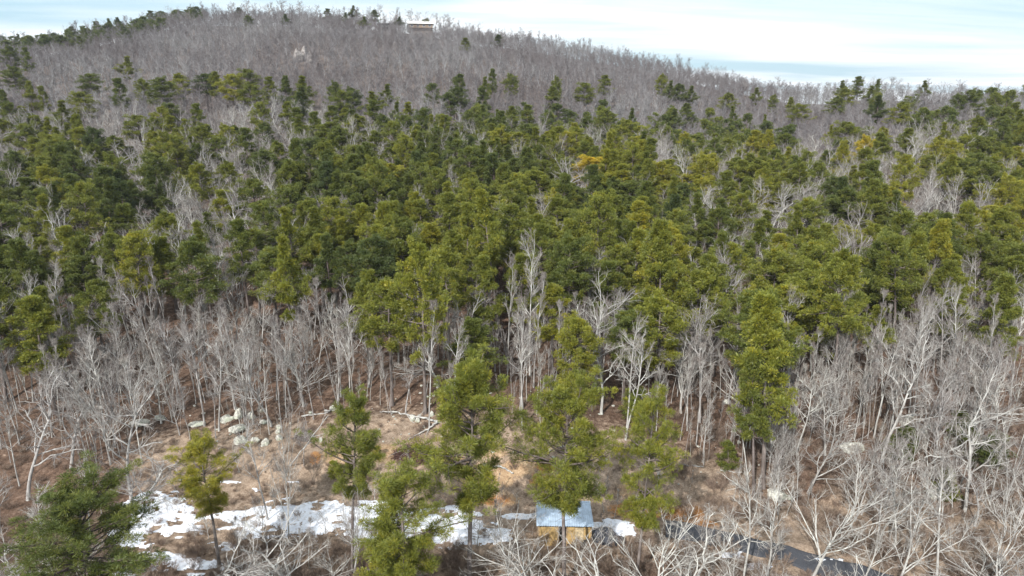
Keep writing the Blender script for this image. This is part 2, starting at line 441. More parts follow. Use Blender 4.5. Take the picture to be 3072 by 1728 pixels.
for i in range(3):
    reg(f'bush{i}', make_bare(600 + i, 2.2, 'bush', 0.7, 0.55, (4, 3, 3, 3, 3)), M_BRUSH, M_BRUSH, 'branches')

def plant(name, key, base, H, width=1.0, top=None, rz=None, tint=0.5, label=None, category='tree', group=None):
    trm, crm, h0, cname = PROTO[key]
    e = bpy.data.objects.new(name, None); COL.objects.link(e)
    e.empty_display_size = 0.5
    s = H / h0
    rz = random.uniform(0, 6.28) if rz is None else rz
    M = Matrix.Rotation(rz, 4, 'Z') @ Matrix.Diagonal((s * width, s * width, s, 1))
    if top is not None:
        dv = Vector(top) - Vector(base)
        q = Vector((0, 0, 1)).rotation_difference(dv.normalized())
        M = q.to_matrix().to_4x4() @ M
    loc, rot, scl = M.decompose()
    e.location = base; e.rotation_mode = 'QUATERNION'; e.rotation_quaternion = rot; e.scale = scl
    a = link('trunk', trm, e); b = link(cname, crm, e)
    a['tint'] = float(tint); b['tint'] = float(tint)
    tag(e, label, category, group)
    return e

# ------------------------------------------------------------------ ground
def px_blob(px, py, blobs):
    m = np.zeros_like(px)
    for b in blobs:
        cx, cy, rx, ry = b[:4]; s = b[4] if len(b) > 4 else 1.0
        d = np.sqrt(((px - cx) / rx) ** 2 + ((py - cy) / ry) ** 2)
        m = np.maximum(m, s * np.clip(1.35 - d, 0, 1))
    return m
def graded(a, b, fine, far, k):
    out = [a]
    while out[-1] < b: out.append(out[-1] + fine)
    x = out[-1]; st = fine
    while x < far:
        st *= k; x += st; out.append(x)
    return out
ys = graded(42, 96, 0.42, 3000, 1.028)
ylow = [42 - s for s in np.cumsum(0.42 * 1.12 ** np.arange(1, 32))][::-1]
ys = np.array(ylow + ys)
xp = np.array(graded(0, 48, 0.42, 3000, 1.032)[1:])
xs = np.concatenate([-xp[::-1], [0], xp])
GX, GY = np.meshgrid(xs, ys)
GZ = F(GX, GY)
nx, ny = len(xs), len(ys)
gv = np.stack([GX, GY, GZ], -1).reshape(-1, 3)
ii = np.arange(nx * ny).reshape(ny, nx)
gf = np.concatenate([np.stack([ii[:-1, :-1], ii[:-1, 1:], ii[1:, 1:]], -1).reshape(-1, 3), np.stack([ii[:-1, :-1], ii[1:, 1:], ii[1:, :-1]], -1).reshape(-1, 3)])
CLEAR = [(620, 1400, 260, 120), (900, 1390, 300, 130), (1150, 1370, 260, 150), (1450, 1400, 320, 170), (1800, 1430, 300, 150), (2050, 1480, 260, 130), (2500, 1640, 420, 150), (1200, 1600, 900, 150), (2900, 1640, 380, 150), (2650, 1560, 300, 120, .8)]
CLAY = [(1010, 1370, 45, 35), (1150, 1360, 60, 30), (1460, 1430, 95, 45), (1560, 1400, 55, 30), (1500, 1500, 60, 22), (1890, 1470, 60, 30, .7), (1360, 1390, 60, 22), (1480, 1360, 50, 18, .8)]
ORANGE = [(1930, 1530, 110, 28), (2050, 1540, 80, 25), (945, 1375, 18, 20), (1640, 1400, 40, 25, .8), (2090, 1570, 70, 14), (1480, 1500, 70, 16, .8), (1620, 1440, 45, 25, .6)]
def front_px(X, Y, Z):
    px, py = project(X, Y, Z)
    py = np.where(Y < 25, 3000, py)
    return px, py
gpx, gpy = front_px(gv[:, 0], gv[:, 1], gv[:, 2])
def ground_material():
    m, nt, out = mat('leaf_litter')
    tcn = N(nt, 'ShaderNodeTexCoord'); V = tcn.outputs['Object']
    n1 = noise_tex(nt, 6.0, 5, 0.75, V); n2 = noise_tex(nt, 0.22, 4, 0.6, V); n3 = noise_tex(nt, 1.3, 4, 0.65, V)
    f = math_node(nt, 'ADD', math_node(nt, 'MULTIPLY', n1, 0.55), math_node(nt, 'MULTIPLY', n3, 0.45))
    litter = ramp(nt, f, [(0.36, (0.038, 0.023, 0.017)), (0.48, (0.104, 0.068, 0.050)), (0.58, (0.180, 0.125, 0.096)), (0.68, (0.31, 0.23, 0.18))])
    tan = ramp(nt, f, [(0.36, (0.11, 0.083, 0.062)), (0.48, (0.25, 0.19, 0.142)), (0.57, (0.35, 0.275, 0.215)), (0.68, (0.47, 0.41, 0.34))])
    clay = ramp(nt, f, [(0.36, (0.15, 0.10, 0.065)), (0.5, (0.34, 0.235, 0.145)), (0.64, (0.50, 0.39, 0.27))])
    oran = ramp(nt, f, [(0.36, (0.10, 0.055, 0.03)), (0.5, (0.27, 0.135, 0.055)), (0.64, (0.42, 0.25, 0.12))])
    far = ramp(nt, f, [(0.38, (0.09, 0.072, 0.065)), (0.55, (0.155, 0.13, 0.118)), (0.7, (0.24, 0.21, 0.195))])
    def edge(a, lo=0.25, hi=0.6):
        s = math_node(nt, 'ADD', attr(nt, a), math_node(nt, 'MULTIPLY', math_node(nt, 'SUBTRACT', n3, 0.5), 1.2))
        n = N(nt, 'ShaderNodeMapRange', interpolation_type='SMOOTHSTEP'); nt.links.new(s, n.inputs[0]); n.inputs[1].default_value = lo; n.inputs[2].default_value = hi
        return n.outputs[0]
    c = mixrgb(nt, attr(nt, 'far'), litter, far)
    c = mixrgb(nt, edge('clear', 0.15, 0.7), c, tan)
    c = mixrgb(nt, edge('clay', 0.25, 0.55), c, clay)
    c = mixrgb(nt, edge('orange', 0.25, 0.55), c, oran)
    c = mixrgb(nt, 1.0, c, ramp(nt, n2, [(0.35, (0.8, 0.8, 0.8)), (0.65, (1.18, 1.15, 1.12))]), 'MULTIPLY')
    principled(nt, out, c, 0.95, 0.1, n1, 0.9, 0.12)
    return m
M_GROUND = ground_material()
acc = Acc(); acc.add(gv, gf)
gme = acc.mesh('ground', M_GROUND, True)
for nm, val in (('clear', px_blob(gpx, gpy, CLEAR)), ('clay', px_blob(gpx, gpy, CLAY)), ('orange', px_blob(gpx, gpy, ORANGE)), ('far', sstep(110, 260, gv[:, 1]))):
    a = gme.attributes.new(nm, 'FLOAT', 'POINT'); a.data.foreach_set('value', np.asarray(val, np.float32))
ground = link('ground', gme); tag(ground, kind='structure')

# ------------------------------------------------------------------ snow
SNOW = [(470, 1525, 105, 55, 1.1), (400, 1600, 75, 45), (540, 1580, 90, 45, .62), (470, 1680, 95, 36, .85), (575, 1700, 100, 30, .8), (370, 1705, 70, 30, .7), (740, 1560, 150, 45, .8),
        (900, 1560, 150, 62, 1.05), (1040, 1555, 150, 65, 1.1), (1200, 1570, 150, 66, 1.1), (1350, 1585, 140, 62, 1.1), (1480, 1610, 70, 45, .9), (1570, 1548, 80, 11, 1.), (1810, 1577, 85, 20, 1.), (1870, 1600, 55, 16, .8),
        (690, 1446, 45, 4.5, .95), (555, 1440, 25, 5, .9), (590, 1446, 22, 4.5, .9), (880, 1446, 20, 4, .9), (770, 1470, 22, 8, .7), (2200, 1664, 50, 12, .85), (2275, 1700, 60, 14, .75), (2480, 1680, 50, 9, .9), (2570, 1712, 50, 9, .8), (820, 1612, 120, 14, .7), (660, 1640, 60, 18, .5), (195, 1432, 12, 6, .9)]
def principled_simple(name, color, rough=0.7, spec=0.3, bs=8.0, bstr=0.3, var=0.15, metal=0.0):
    m, nt, out = mat(name)
    tcn = N(nt, 'ShaderNodeTexCoord'); n = noise_tex(nt, bs, 4, 0.6, tcn.outputs['Object'])
    lo = tuple(x * (1 - var * 2) for x in color); hi = tuple(min(1, x * (1 + var)) for x in color)
    c = ramp(nt, n, [(0.35, lo), (0.62, hi)])
    principled(nt, out, c, rough, spec, n, bstr, 0.04, metal)
    return m
def snow_material():
    m, nt, out = mat('snow')
    tcn = N(nt, 'ShaderNodeTexCoord'); n1 = noise_tex(nt, 2.6, 5, 0.7, tcn.outputs['Object']); n2 = noise_tex(nt, 0.5, 3, 0.6, tcn.outputs['Object'])
    c = ramp(nt, n1, [(0.34, (0.30, 0.25, 0.22)), (0.40, (0.62, 0.63, 0.66)), (0.50, (0.76, 0.80, 0.87))])
    c = mixrgb(nt, 1.0, c, ramp(nt, n2, [(0.38, (0.80, 0.80, 0.82)), (0.6, (1, 1, 1))]), 'MULTIPLY')
    principled(nt, out, c, 0.6, 0.3, n1, 0.7, 0.06)
    return m
M_SNOW = snow_material()
sx = np.arange(-46, 34, 0.17); sy = np.arange(52.5, 79, 0.17)
SX, SY = np.meshgrid(sx, sy); SZ = F(SX, SY)
spx, spy = front_px(SX.ravel(), SY.ravel(), SZ.ravel())
sm = px_blob(spx, spy, SNOW).reshape(SX.shape)
nn = vnoise(SX * 0.45, SY, 2.0, 11) * 0.8 + vnoise(SX * 0.5, SY, 0.75, 12) * 1.0 + vnoise(SX * 0.6, SY, 0.34, 13) * 0.9
field = np.where(sm > 0.22, sm * 1.1 + nn - 0.46, -1)
keep = field > 0
cell = keep[:-1, :-1] & keep[1:, :-1] & keep[:-1, 1:] & keep[1:, 1:]
si = np.arange(SX.size).reshape(SX.shape)
sv = np.stack([SX + vnoise(SX, SY, 0.3, 21) * 0.12, SY + vnoise(SX, SY, 0.3, 22) * 0.12, SZ + 0.035 + 0.10 * np.clip(field, 0, 0.6) + 0.03 * vnoise(SX, SY, 0.6, 23)], -1).reshape(-1, 3)
# edge lands on the ground
rim = ~(keep & np.roll(keep, 1, 0) & np.roll(keep, -1, 0) & np.roll(keep, 1, 1) & np.roll(keep, -1, 1)).ravel()
sv[rim, 2] -= 0.06
A, B_, C_, D_ = si[:-1, :-1][cell], si[:-1, 1:][cell], si[1:, 1:][cell], si[1:, :-1][cell]
sf = np.concatenate([np.stack([A, B_, C_], -1), np.stack([A, C_, D_], -1)])
used, inv = np.unique(sf, return_inverse=True)
acc = Acc(); acc.add(sv[used], inv.reshape(-1, 3))
snow = link('snow', acc.mesh('snow', M_SNOW, True)); tag(snow, 'thin patchy snow melting off the level clearing', 'snow', kind='stuff')

# ------------------------------------------------------------------ asphalt road
M_ASPH = principled_simple('asphalt', (0.062, 0.066, 0.078), 0.85, 0.3, 14.0, 0.3, 0.2)
rp = [ground_at(*p)[:2] for p in ((2040, 1592), (2130, 1610), (2230, 1634), (2340, 1662), (2450, 1696), (2570, 1722))]
rp = [(rp[0][0] - 1.5, rp[0][1] + .3)] + rp + [(rp[-1][0] + 6, rp[-1][1] - 4.5), (rp[-1][0] + 16, rp[-1][1] - 15)]
rp = np.array(rp)
tt = np.linspace(0, len(rp) - 1, 120); cxr = np.interp(tt, np.arange(len(rp)), rp[:, 0]); cyr = np.interp(tt, np.arange(len(rp)), rp[:, 1])
for _ in range(6):
    cxr[1:-1] = (cxr[:-2] + cxr[2:] + cxr[1:-1]) / 3; cyr[1:-1] = (cyr[:-2] + cyr[2:] + cyr[1:-1]) / 3
tx = np.gradient(cxr); ty = np.gradient(cyr); ln = np.hypot(tx, ty); nxr, nyr = -ty / ln, tx / ln
offs = np.linspace(-1.7, 1.7, 12)
RX = cxr[:, None] + nxr[:, None] * (offs + 0.12 * np.sign(offs) * vnoise(tt * 3, tt * 0, 1.0, 31)[:, None] * (np.abs(offs) > 1.5)); RYY = cyr[:, None] + nyr[:, None] * offs
RZZ = F(RX, RYY); zc_ = RZZ.max(1, keepdims=True)
RZZ = RZZ * 0.3 + 0.7 * zc_ + 0.07; RZZ[:, 0] -= 0.3; RZZ[:, -1] -= 0.3
ri = np.arange(RX.size).reshape(RX.shape)
acc = Acc(); acc.add(np.stack([RX, RYY, RZZ], -1), np.concatenate([np.stack([ri[:-1, :-1], ri[1:, 1:], ri[:-1, 1:]], -1).reshape(-1, 3), np.stack([ri[:-1, :-1], ri[1:, :-1], ri[1:, 1:]], -1).reshape(-1, 3)]))
road = link('road', acc.mesh('road', M_ASPH, True)); tag(road, kind='structure')

# ------------------------------------------------------------------ boxes and frames
def box(acc, lo, hi, c=0.5):
    lo = np.array(lo, float); hi = np.array(hi, float)
    v = np.array([[lo[0] if not i & 1 else hi[0], lo[1] if not i & 2 else hi[1], lo[2] if not i & 4 else hi[2]] for i in range(8)])
    q = [(0, 2, 3, 1), (4, 5, 7, 6), (0, 1, 5, 4), (2, 6, 7, 3), (0, 4, 6, 2), (1, 3, 7, 5)]
    f = [t for a, b, c_, d in q for t in ((a, b, c_), (a, c_, d))]
    acc.add(v, f, c)
def boxobj(name, lo, hi, m, parent, label=None):
    a = Acc(); box(a, lo, hi); o = link(name, a.mesh(name, m), parent)
    if label: o['label'] = label
    return o

# ------------------------------------------------------------------ shed in the clearing
def shed():
    bx, by, bz = ground_at(1694, 1640)
    bz = min(float(F(bx - 2, by)), float(F(bx + 2, by)), bz) - 0.05
    e = bpy.data.objects.new('shed', None); COL.objects.link(e); e.location = (bx, by, bz); e.rotation_euler = (0, 0, R(-1.5))
    tag(e, 'small open shed of yellow plywood under a pale blue ribbed metal roof', 'shed')
    W, D, HF, HB = 5.5, 4.3, 2.45, 2.15
    MP = principled_simple('plywood', (0.42, 0.29, 0.13), 0.75, 0.2, 2.5, 0.2, 0.14)
    MP2 = principled_simple('weathered_plywood', (0.50, 0.40, 0.25), 0.8, 0.2, 2.0, 0.2, 0.2)
    MT = principled_simple('timber', (0.33, 0.24, 0.15), 0.85, 0.15, 5, 0.2, 0.2)
    MR = principled_simple('painted_metal', (0.40, 0.50, 0.62), 0.42, 0.5, 1.4, 0.05, 0.10)
    w = W / 2
    # posts
    for x in (-w, -0.72, 0.12, w - 0.12):
        for y in (0, D):
            boxobj('post', (x, y - 0.06, -0.3), (x + 0.12, y + 0.06, HF if y == 0 else HB), MT, e)
    # front plywood sheets, each its own board
    for x0, x1, m, z0, z1 in ((-w + 0.12, -w + 1.08, MP, 0.1, 2.32), (-w + 1.085, -0.725, MP, 0.12, 2.34), (0.245, 1.02, MP, 0.35, 2.33), (1.03, 1.90, MP2, 0.1, 2.3), (1.92, w - 0.125, MP, 0.9, 2.33)):
        boxobj('plywood_sheet', (x0, -0.10, z0), (x1, -0.075, z1), m, e)
    for y0, y1 in ((0.08, 1.4), (1.41, 2.8), (2.81, D - 0.08)):
        boxobj('plywood_sheet', (-w - 0.03, y0, 0.05), (-w - 0.005, y1, HB - 0.05), MP2, e)
        boxobj('plywood_sheet', (w + 0.005, y0, 0.05), (w + 0.03, y1, HB - 0.05), MP2, e)
    boxobj('back_wall', (-w, D + 0.07, 0), (w, D + 0.1, HB - 0.05), MP2, e)
    boxobj('beam', (-w - 0.1, -0.05, HF), (w + 0.1, 0.07, HF + 0.16), MT, e)
    boxobj('beam', (-w - 0.1, D - 0.07, HB), (w + 0.1, D + 0.05, HB + 0.16), MT, e)
    # ribbed roof sheets
    n = 6; sw = (W + 0.4) / n
    for i in range(n):
        x0 = -w - 0.2 + i * sw
        prof = []
        k = 4
        for j in range(k):
            a = x0 + j * sw / k
            prof += [(a, 0), (a + sw / k * 0.62, 0), (a + sw / k * 0.72, 0.045), (a + sw / k * 0.9, 0.045)]
        prof += [(x0 + sw - 0.004, 0)]
        prof = np.array(prof)
        y0, y1 = -0.45, D + 0.35
        zf = lambda y: HF + 0.175 + (HB - HF) * y / D + (i % 2) * 0.004
        T = np.concatenate([np.stack([prof[:, 0], np.full(len(prof), y), prof[:, 1] + zf(y)], -1) for y in (y0, y1)])
        T = np.concatenate([T, T - np.array([0, 0, 0.012])])
        p = len(prof); f = []
        for j in range(p - 1):
            f += [(j, j + 1, p + j + 1), (j, p + j + 1, p + j), (2 * p + j, 3 * p + j + 1, 2 * p + j + 1), (2 * p + j, 3 * p + j, 3 * p + j + 1), (j, 2 * p + j + 1, j + 1), (j, 2 * p + j, 2 * p + j + 1)]
        a = Acc(); a.add(T, f); link('roof_sheet', a.mesh('roof_sheet', MR), e)
    boxobj('roof_sheet', (-w - 0.25, D + 0.30, HB + 0.19), (w + 0.25, D + 0.50, HB + 0.21), MR, e).name = 'ridge_flashing'
    boxobj('floor', (-w, 0.1, -0.2), (w, D, 0.03), MT, e)
shed()

# ------------------------------------------------------------------ lumps: rocks, tarp heap
import bmesh
def lump(name, sx_, sy_, sz_, seed, m, sub=3, amp=0.35, freq=1.1, flat=0.25):
    bm = bmesh.new(); bmesh.ops.create_icosphere(bm, subdivisions=sub, radius=1.0)
    off = Vector((seed * 3.1, seed * 1.7, -seed * 2.3))
    for v in bm.verts:
        p = v.co.copy()
        c = Vector([math.floor(x * 1.6 + 0.5) for x in (p + off * 0)])
        d = 1 + amp * mnoise.noise(p * freq + off) + amp * 0.35 * mnoise.noise(p * freq * 3.1 + off) - 0.12 * abs(mnoise.noise(p * 2.2 - off)) * 2
        # chisel flat facets
        for k in range(5):
            nn_ = Vector((math.sin(seed * 5.1 + k * 2.1), math.cos(seed * 3.3 + k * 1.3), math.sin(seed + k * 4.7))).normalized()
            t = p.dot(nn_)
            if t > 0.62: d = min(d, 0.70 / t)
        p *= d
        if p.z < -flat: p.z = -flat + (p.z + flat) * 0.2
        v.co = Vector((p.x * sx_, p.y * sy_, p.z * sz_))
    me = bpy.data.meshes.new(name); bm.to_mesh(me); bm.free(); me.materials.append(m)
    me.polygons.foreach_set('use_smooth', np.zeros(len(me.polygons), bool))
    return me
def rock_material():
    m, nt, out = mat('lichen_rock')
    tcn = N(nt, 'ShaderNodeTexCoord'); n1 = noise_tex(nt, 5, 5, 0.7, tcn.outputs['Object']); n2 = noise_tex(nt, 1.1, 3, 0.6, tcn.outputs['Object'])
    c = ramp(nt, n1, [(0.3, (0.17, 0.165, 0.14)), (0.48, (0.38, 0.375, 0.34)), (0.62, (0.60, 0.60, 0.55))])
    c = mixrgb(nt, ramp(nt, n2, [(0.48, (0, 0, 0)), (0.62, (0.6, 0.6, 0.6))]), c, (0.40, 0.44, 0.34))
    principled(nt, out, c, 0.9, 0.2, n1, 0.7, 0.08)
    return m
M_ROCK = rock_material()
ROCKS = [(678, 1256, 42, 20, 'long flat grey boulder at the left end of the boulder cluster'), (718, 1240, 26, 36, 'upright greenish boulder beside the long flat one'), (755, 1247, 22, 28, 'squarish pale green boulder in the upper row of the cluster'),
         (787, 1232, 20, 13, 'small grey boulder at the top of the boulder cluster'), (791, 1266, 22, 13, 'small cracked pale boulder left of the double trunk'), (712, 1284, 48, 23, 'broad domed cream boulder in the middle of the cluster'),
         (722, 1318, 42, 25, 'largest cream boulder with a dark mossy top, lowest in the cluster'), (764, 1320, 26, 22, 'rounded white boulder just beside the largest cream boulder'), (797, 1326, 22, 30, 'tall white boulder lowest in the row of the cluster'),
         (837, 1312, 19, 22, 'round pale boulder below the stack beside the many-stemmed tree'), (835, 1294, 15, 15, 'middle stone of the short stack beside the many-stemmed tree'), (836, 1280, 17, 15, 'top stone of the short stack beside the many-stemmed tree'),
         (1238, 1254, 17, 28, 'pale upright boulder behind the fallen forked branch'), (1253, 1262, 16, 15, 'lower pale boulder leaning beside the upright one behind the fallen branch'), (1295, 1242, 13, 24, 'pale pointed stone at the foot of the pine trunk on the slope'),
         (932, 1238, 13, 10, 'small tan stone above the uprooted stump'), (998, 1222, 18, 14, 'grey stone beside the short fallen log'), (963, 1320, 14, 17, 'pale stone at the left of the small twisted pine'),
         (1272, 1281, 10, 14, 'white stone below the fallen forked branch'), (421, 1271, 52, 11, 'long low ledge stone in the shaded leaf litter at the left'), (588, 1271, 44, 10, 'thin flat ledge stone between dark trunks left of the cluster'), (480, 1252, 30, 14, 'mossy stone in the shaded leaves above the long low ledge'),
         (2333, 1481, 62, 30, 'large rough pale boulder at the foot of the tall right hand pine'), (2366, 1492, 18, 12, 'small pink stone touching the large rough boulder'), (2796, 1482, 50, 34, 'big tilted white slab among brush near the right edge'),
         (2765, 1302, 26, 36, 'slanting grey slab high on the right slope'), (2722, 1265, 34, 40, 'big grey boulder behind the leaning oak on the right slope'), (2795, 1223, 22, 12, 'small pale boulder highest on the right slope'), (2690, 1323, 30, 12, 'flat mossy ledge right of the leaning oak foot'),
         (2556, 1340, 60, 30, 'rough tan boulder half hidden in twigs in the middle of the right slope'), (2436, 1228, 14, 14, 'small white stone under the tall right hand pine'), (2785, 1277, 14, 24, 'narrow greenish stone beside the slanting grey slab'),
         (2216, 1327, 10, 14, 'pale stone beside the thin bent tree'), (2180, 1205, 26, 12, 'tan stone in red leaves behind the wide oak')]
for i, (px, py, w, h, lab) in enumerate(ROCKS):
    X, Y, Z = ground_at(px, py + h * 0.3)
    d = math.sqrt(X * X + Y * Y + (CAM_Z - Z) ** 2); ww = w * d / FPX * 0.88; hh = h * d / FPX * 0.85
    o = link('boulder', lump('boulder', ww * 0.62, ww * 0.5, max(hh * 0.75, 0.2), i + 3, M_ROCK), None, (X, Y, Z + hh * 0.10))
    o.rotation_euler = (0, 0, random.uniform(-0.4, 0.4)); tag(o, lab, 'boulder', 'pale boulders on the slope')
M_ROCK2 = principled_simple('weathered_rock', (0.27, 0.25, 0.24), 0.9, 0.1, 0.8, 0.6, 0.3)
# the rock outcrop high on the hill
for i, (px, py, w, h, lab) in enumerate([(892, 150, 26, 20, 'left block of the pale outcrop high on the hill'), (912, 146, 26, 24, 'tallest middle block of the pale outcrop high on the hill'), (929, 152, 16, 16, 'right block of the pale outcrop high on the hill')]):
    X, Y, Z = ground_at(px, py + 36, 0, 200)
    ww = w * Y / FPX; hh = h * Y / FPX
    o = link('outcrop_rock', lump('outcrop_rock', ww * 0.6, ww * 0.5, hh * 0.8 + 3.2, i + 70, M_ROCK2), None, (X, Y, Z + 0.8)); tag(o, lab, 'rock', 'pale rock outcrop on the hill')
OUTC = ground_at(910, 186, 0, 200)
# loose stones
st_me = [lump('stone', 0.5, 0.42, 0.34, 90 + i, M_ROCK, 1, 0.3) for i in range(5)]
ST_AREAS = [(1080, 1420, 1150, 1330, 70, 'in red leaves on the slope behind the brush pile'), (640, 900, 1200, 1350, 30, 'around the boulder cluster'), (1470, 1960, 1150, 1400, 50, 'on the bare slope between the front pines'), (2020, 2330, 1290, 1460, 34, 'on the tan slope right of the front pines'), (2350, 3000, 1180, 1400, 36, 'in the leaves of the right slope'), (300, 620, 1180, 1300, 16, 'in the shaded leaves of the left slope')]
for x0, x1, y0, y1, n, lab in ST_AREAS:
    for k in range(n):
        px, py = random.uniform(x0, x1), random.uniform(y0, y1)
        X, Y, Z = ground_at(px, py); s = random.uniform(0.22, 0.75) ** 1.2
        o = link('stone', random.choice(st_me), None, (X, Y, Z + 0.05 * s)); o.scale = (s, s * random.uniform(.7, 1.1), s); o.rotation_euler = (0, 0, random.uniform(0, 6))
        part = ['left end', 'left middle', 'right middle', 'right end'][min(3, int(4 * (px - x0) / (x1 - x0)))] if x1 - x0 > 250 else ['left half', 'right half'][int(px > (x0 + x1) / 2)]
        row = 'upper' if py < (y0 + y1) / 2 else 'lower'
        tag(o, ('tiny' if s < .28 else 'small' if s < .48 else 'larger') + ' pale stone ' + lab + ', ' + row + ' ' + part, 'stone', 'loose stones ' + lab)
# dark heap under a tarp beside the shed
M_TARP = principled_simple('dark_tarp', (0.055, 0.06, 0.075), 0.6, 0.4, 3.0, 0.8, 0.3)
X, Y, Z = ground_at(1812, 1622)
o = link('covered_heap', lump('covered_heap', 1.5, 1.2, 1.35, 55, M_TARP, 4, 0.4, 1.4), None, (X, Y, Z + 0.25)); tag(o, 'dark grey rounded heap standing against the right side of the shed', 'heap')
o = link('covered_heap', lump('covered_heap', 0.8, 0.6, 0.6, 57, M_TARP, 3, 0.4, 1.4), None, (X + 1.55, Y - 0.35, Z + 0.15)); tag(o, 'smaller dark lump at the right foot of the dark heap', 'heap')

# ------------------------------------------------------------------ fallen wood
def pole(name, pts, r0, r1, m, label, cat, group=None, sub=None, seed=1):
    g = np.random.default_rng(seed)
    P3 = np.array([[*(p[:3])] for p in pts], float)
    tt_ = np.linspace(0, len(P3) - 1, 6 * len(P3)); Q = np.stack([np.interp(tt_, np.arange(len(P3)), P3[:, k]) for k in range(3)], -1)
    Q[1:-1] += g.normal(0, 0.05, Q[1:-1].shape)
    a = Acc(); tubes(a, Q[None], np.linspace(r0, r1, len(Q))[None], 6)
    if sub:
        D = nrm(np.gradient(Q, axis=0)); L = np.array([np.linalg.norm(Q[-1] - Q[0])])
        p, d, l, q = children(Q[None], D[None], np.linspace(r0, r1, len(Q))[None], L, sub, 0.3, 1.0, 42, 0.35, 0.6, g)
        p2, d2, rr = grow(p, d, l, q, q * 0.3, 4, 0.12, 0.03, g); tubes(a, p2, rr, 4)
        p, d, l, q = children(p2, d2, rr, l, 4, 0.3, 1.0, 40, 0.5, 0.6, g); p2, d2, rr = grow(p, d, l, q, q * 0.4, 3, 0.12, 0.0, g); tubes(a, p2, rr, 3)
    o = link(name, a.mesh(name, m, True)); tag(o, label, cat, group, tint=0.75)
    return o
def gp(px, py, dz=0.15):
    x, y, z = ground_at(px, py); return (x, y, z + dz)
pole('fallen_branch', [gp(1140, 1243, .3), gp(1185, 1246, .5), gp(1250, 1262, .5), gp(1312, 1274, .4)], 0.06, 0.15, M_GBARK, 'long pale fallen branch lying across the slope above the brush pile', 'fallen branch', None, 5, 2)
pole('fallen_branch', [gp(1312, 1275, .4), gp(1280, 1300, .3), gp(1225, 1325, .2)], 0.14, 0.05, M_GBARK, 'bent pale limb running down to the brush pile', 'fallen branch', None, 4, 3)
pole('fallen_log', [gp(974, 1238), gp(1026, 1231)], 0.16, 0.11, M_GBARK, 'short grey log beside the small twisted pine', 'log', None, None, 4)
pole('fallen_log', [gp(905, 1252), gp(985, 1243)], 0.11, 0.07, M_GBARK, 'thin grey log above the uprooted stump', 'log', None, None, 5)
pole('fallen_log', [gp(2036, 1400), gp(2110, 1404)], 0.10, 0.06, M_GBARK, 'thin pale log on tan ground right of the front pines', 'log', None, None, 6)
pole('fallen_log', [gp(2160, 1416), gp(2225, 1421)], 0.09, 0.06, M_GBARK, 'short pale pole on tan ground under the thin bent tree', 'log', None, None, 7)
x, z_ = at_depth(985, 1246, 74.0)
pole('leaning_pole', [gp(872, 1400, 0), (x, 74.0, z_)], 0.09, 0.05, M_GBARK, 'slender dead pole leaning up across the bank left of the twisted pine', 'dead tree', None, 3, 8)
pole('fallen_log', [gp(1540, 1432, .3), gp(1500, 1412, .5), gp(1450, 1405, .3)], 0.08, 0.16, M_GBARK, 'grey log sticking out over the orange clay bank', 'log', None, 2, 9)
pole('fallen_log', [gp(2640, 1610, .3), gp(2790, 1560, .4), gp(2900, 1520, .3)], 0.07, 0.04, M_GBARK, 'thin grey log in tall weeds near the right edge', 'log', None, 3, 10)

M_ROOT = principled_simple('dark_brush', (0.105, 0.062, 0.052), 0.95, 0.1, 6, 0.5, 0.3)
def brush_pile(px, py, w, h, dep, n, m, label, seed, name='brush_pile'):
    g = np.random.default_rng(seed)
    X, Y, Z = ground_at(px, py + 22)
    me = lump('mound', w * 0.9, dep * 0.9, h * 0.85, seed, m, 4, 0.35, 1.5)
    e = bpy.data.objects.new(name, None); COL.objects.link(e); e.location = (X, Y, Z); tag(e, label, 'brush pile')
    link('mound', me, e)
    th = g.uniform(0, 6.28, n); ph = np.arccos(g.uniform(0, 1, n)); rr = g.uniform(0.75, 1.02, n)
    st = np.stack([np.cos(th) * np.sin(ph) * w, np.sin(th) * np.sin(ph) * dep, np.cos(ph) * h], -1) * rr[:, None]
    d = nrm(g.normal(0, 1, (n, 3)) + np.array([1.2, 0, 0]) * g.choice([-1, 1], n)[:, None]); d[:, 2] *= 0.45
    L = g.uniform(0.5, 1.5, n); r = g.uniform(0.015, 0.045, n)
    P, D, q = grow(st - d * L[:, None] / 2, nrm(d), L, r, r * 0.5, 3, 0.18, 0, g)
    a = Acc(); tubes(a, P, q, 3, g.uniform(0, 1, n)); o = link('twigs', a.mesh('twigs', m), e); o['kind'] = 'stuff'
    n2 = 14; th = g.uniform(0, 6.28, n2)
    P, D, q = grow(np.stack([np.cos(th) * w * .5, np.sin(th) * dep * .5, np.full(n2, h * .7)], -1), nrm(np.stack([np.cos(th), np.sin(th), g.normal(0, .15, n2)], -1)), g.uniform(1, 2.4, n2), np.full(n2, .05), np.full(n2, .02), 4, 0.1, -0.02, g)
    for k in range(n2):
        a = Acc(); tubes(a, P[k:k + 1], q[k:k + 1], 5); link('branch', a.mesh('branch', M_GBARK, True), e)
brush_pile(1250, 1352, 2.9, 1.7, 1.6, 900, M_ROOT, 'dark red brown mound of cut brush and roots at the edge of the bank', 5)
brush_pile(912, 1296, 1.2, 0.9, 0.7, 200, M_GBARK, 'grey tangled uprooted stump beside the boulder cluster', 6, 'uprooted_stump')

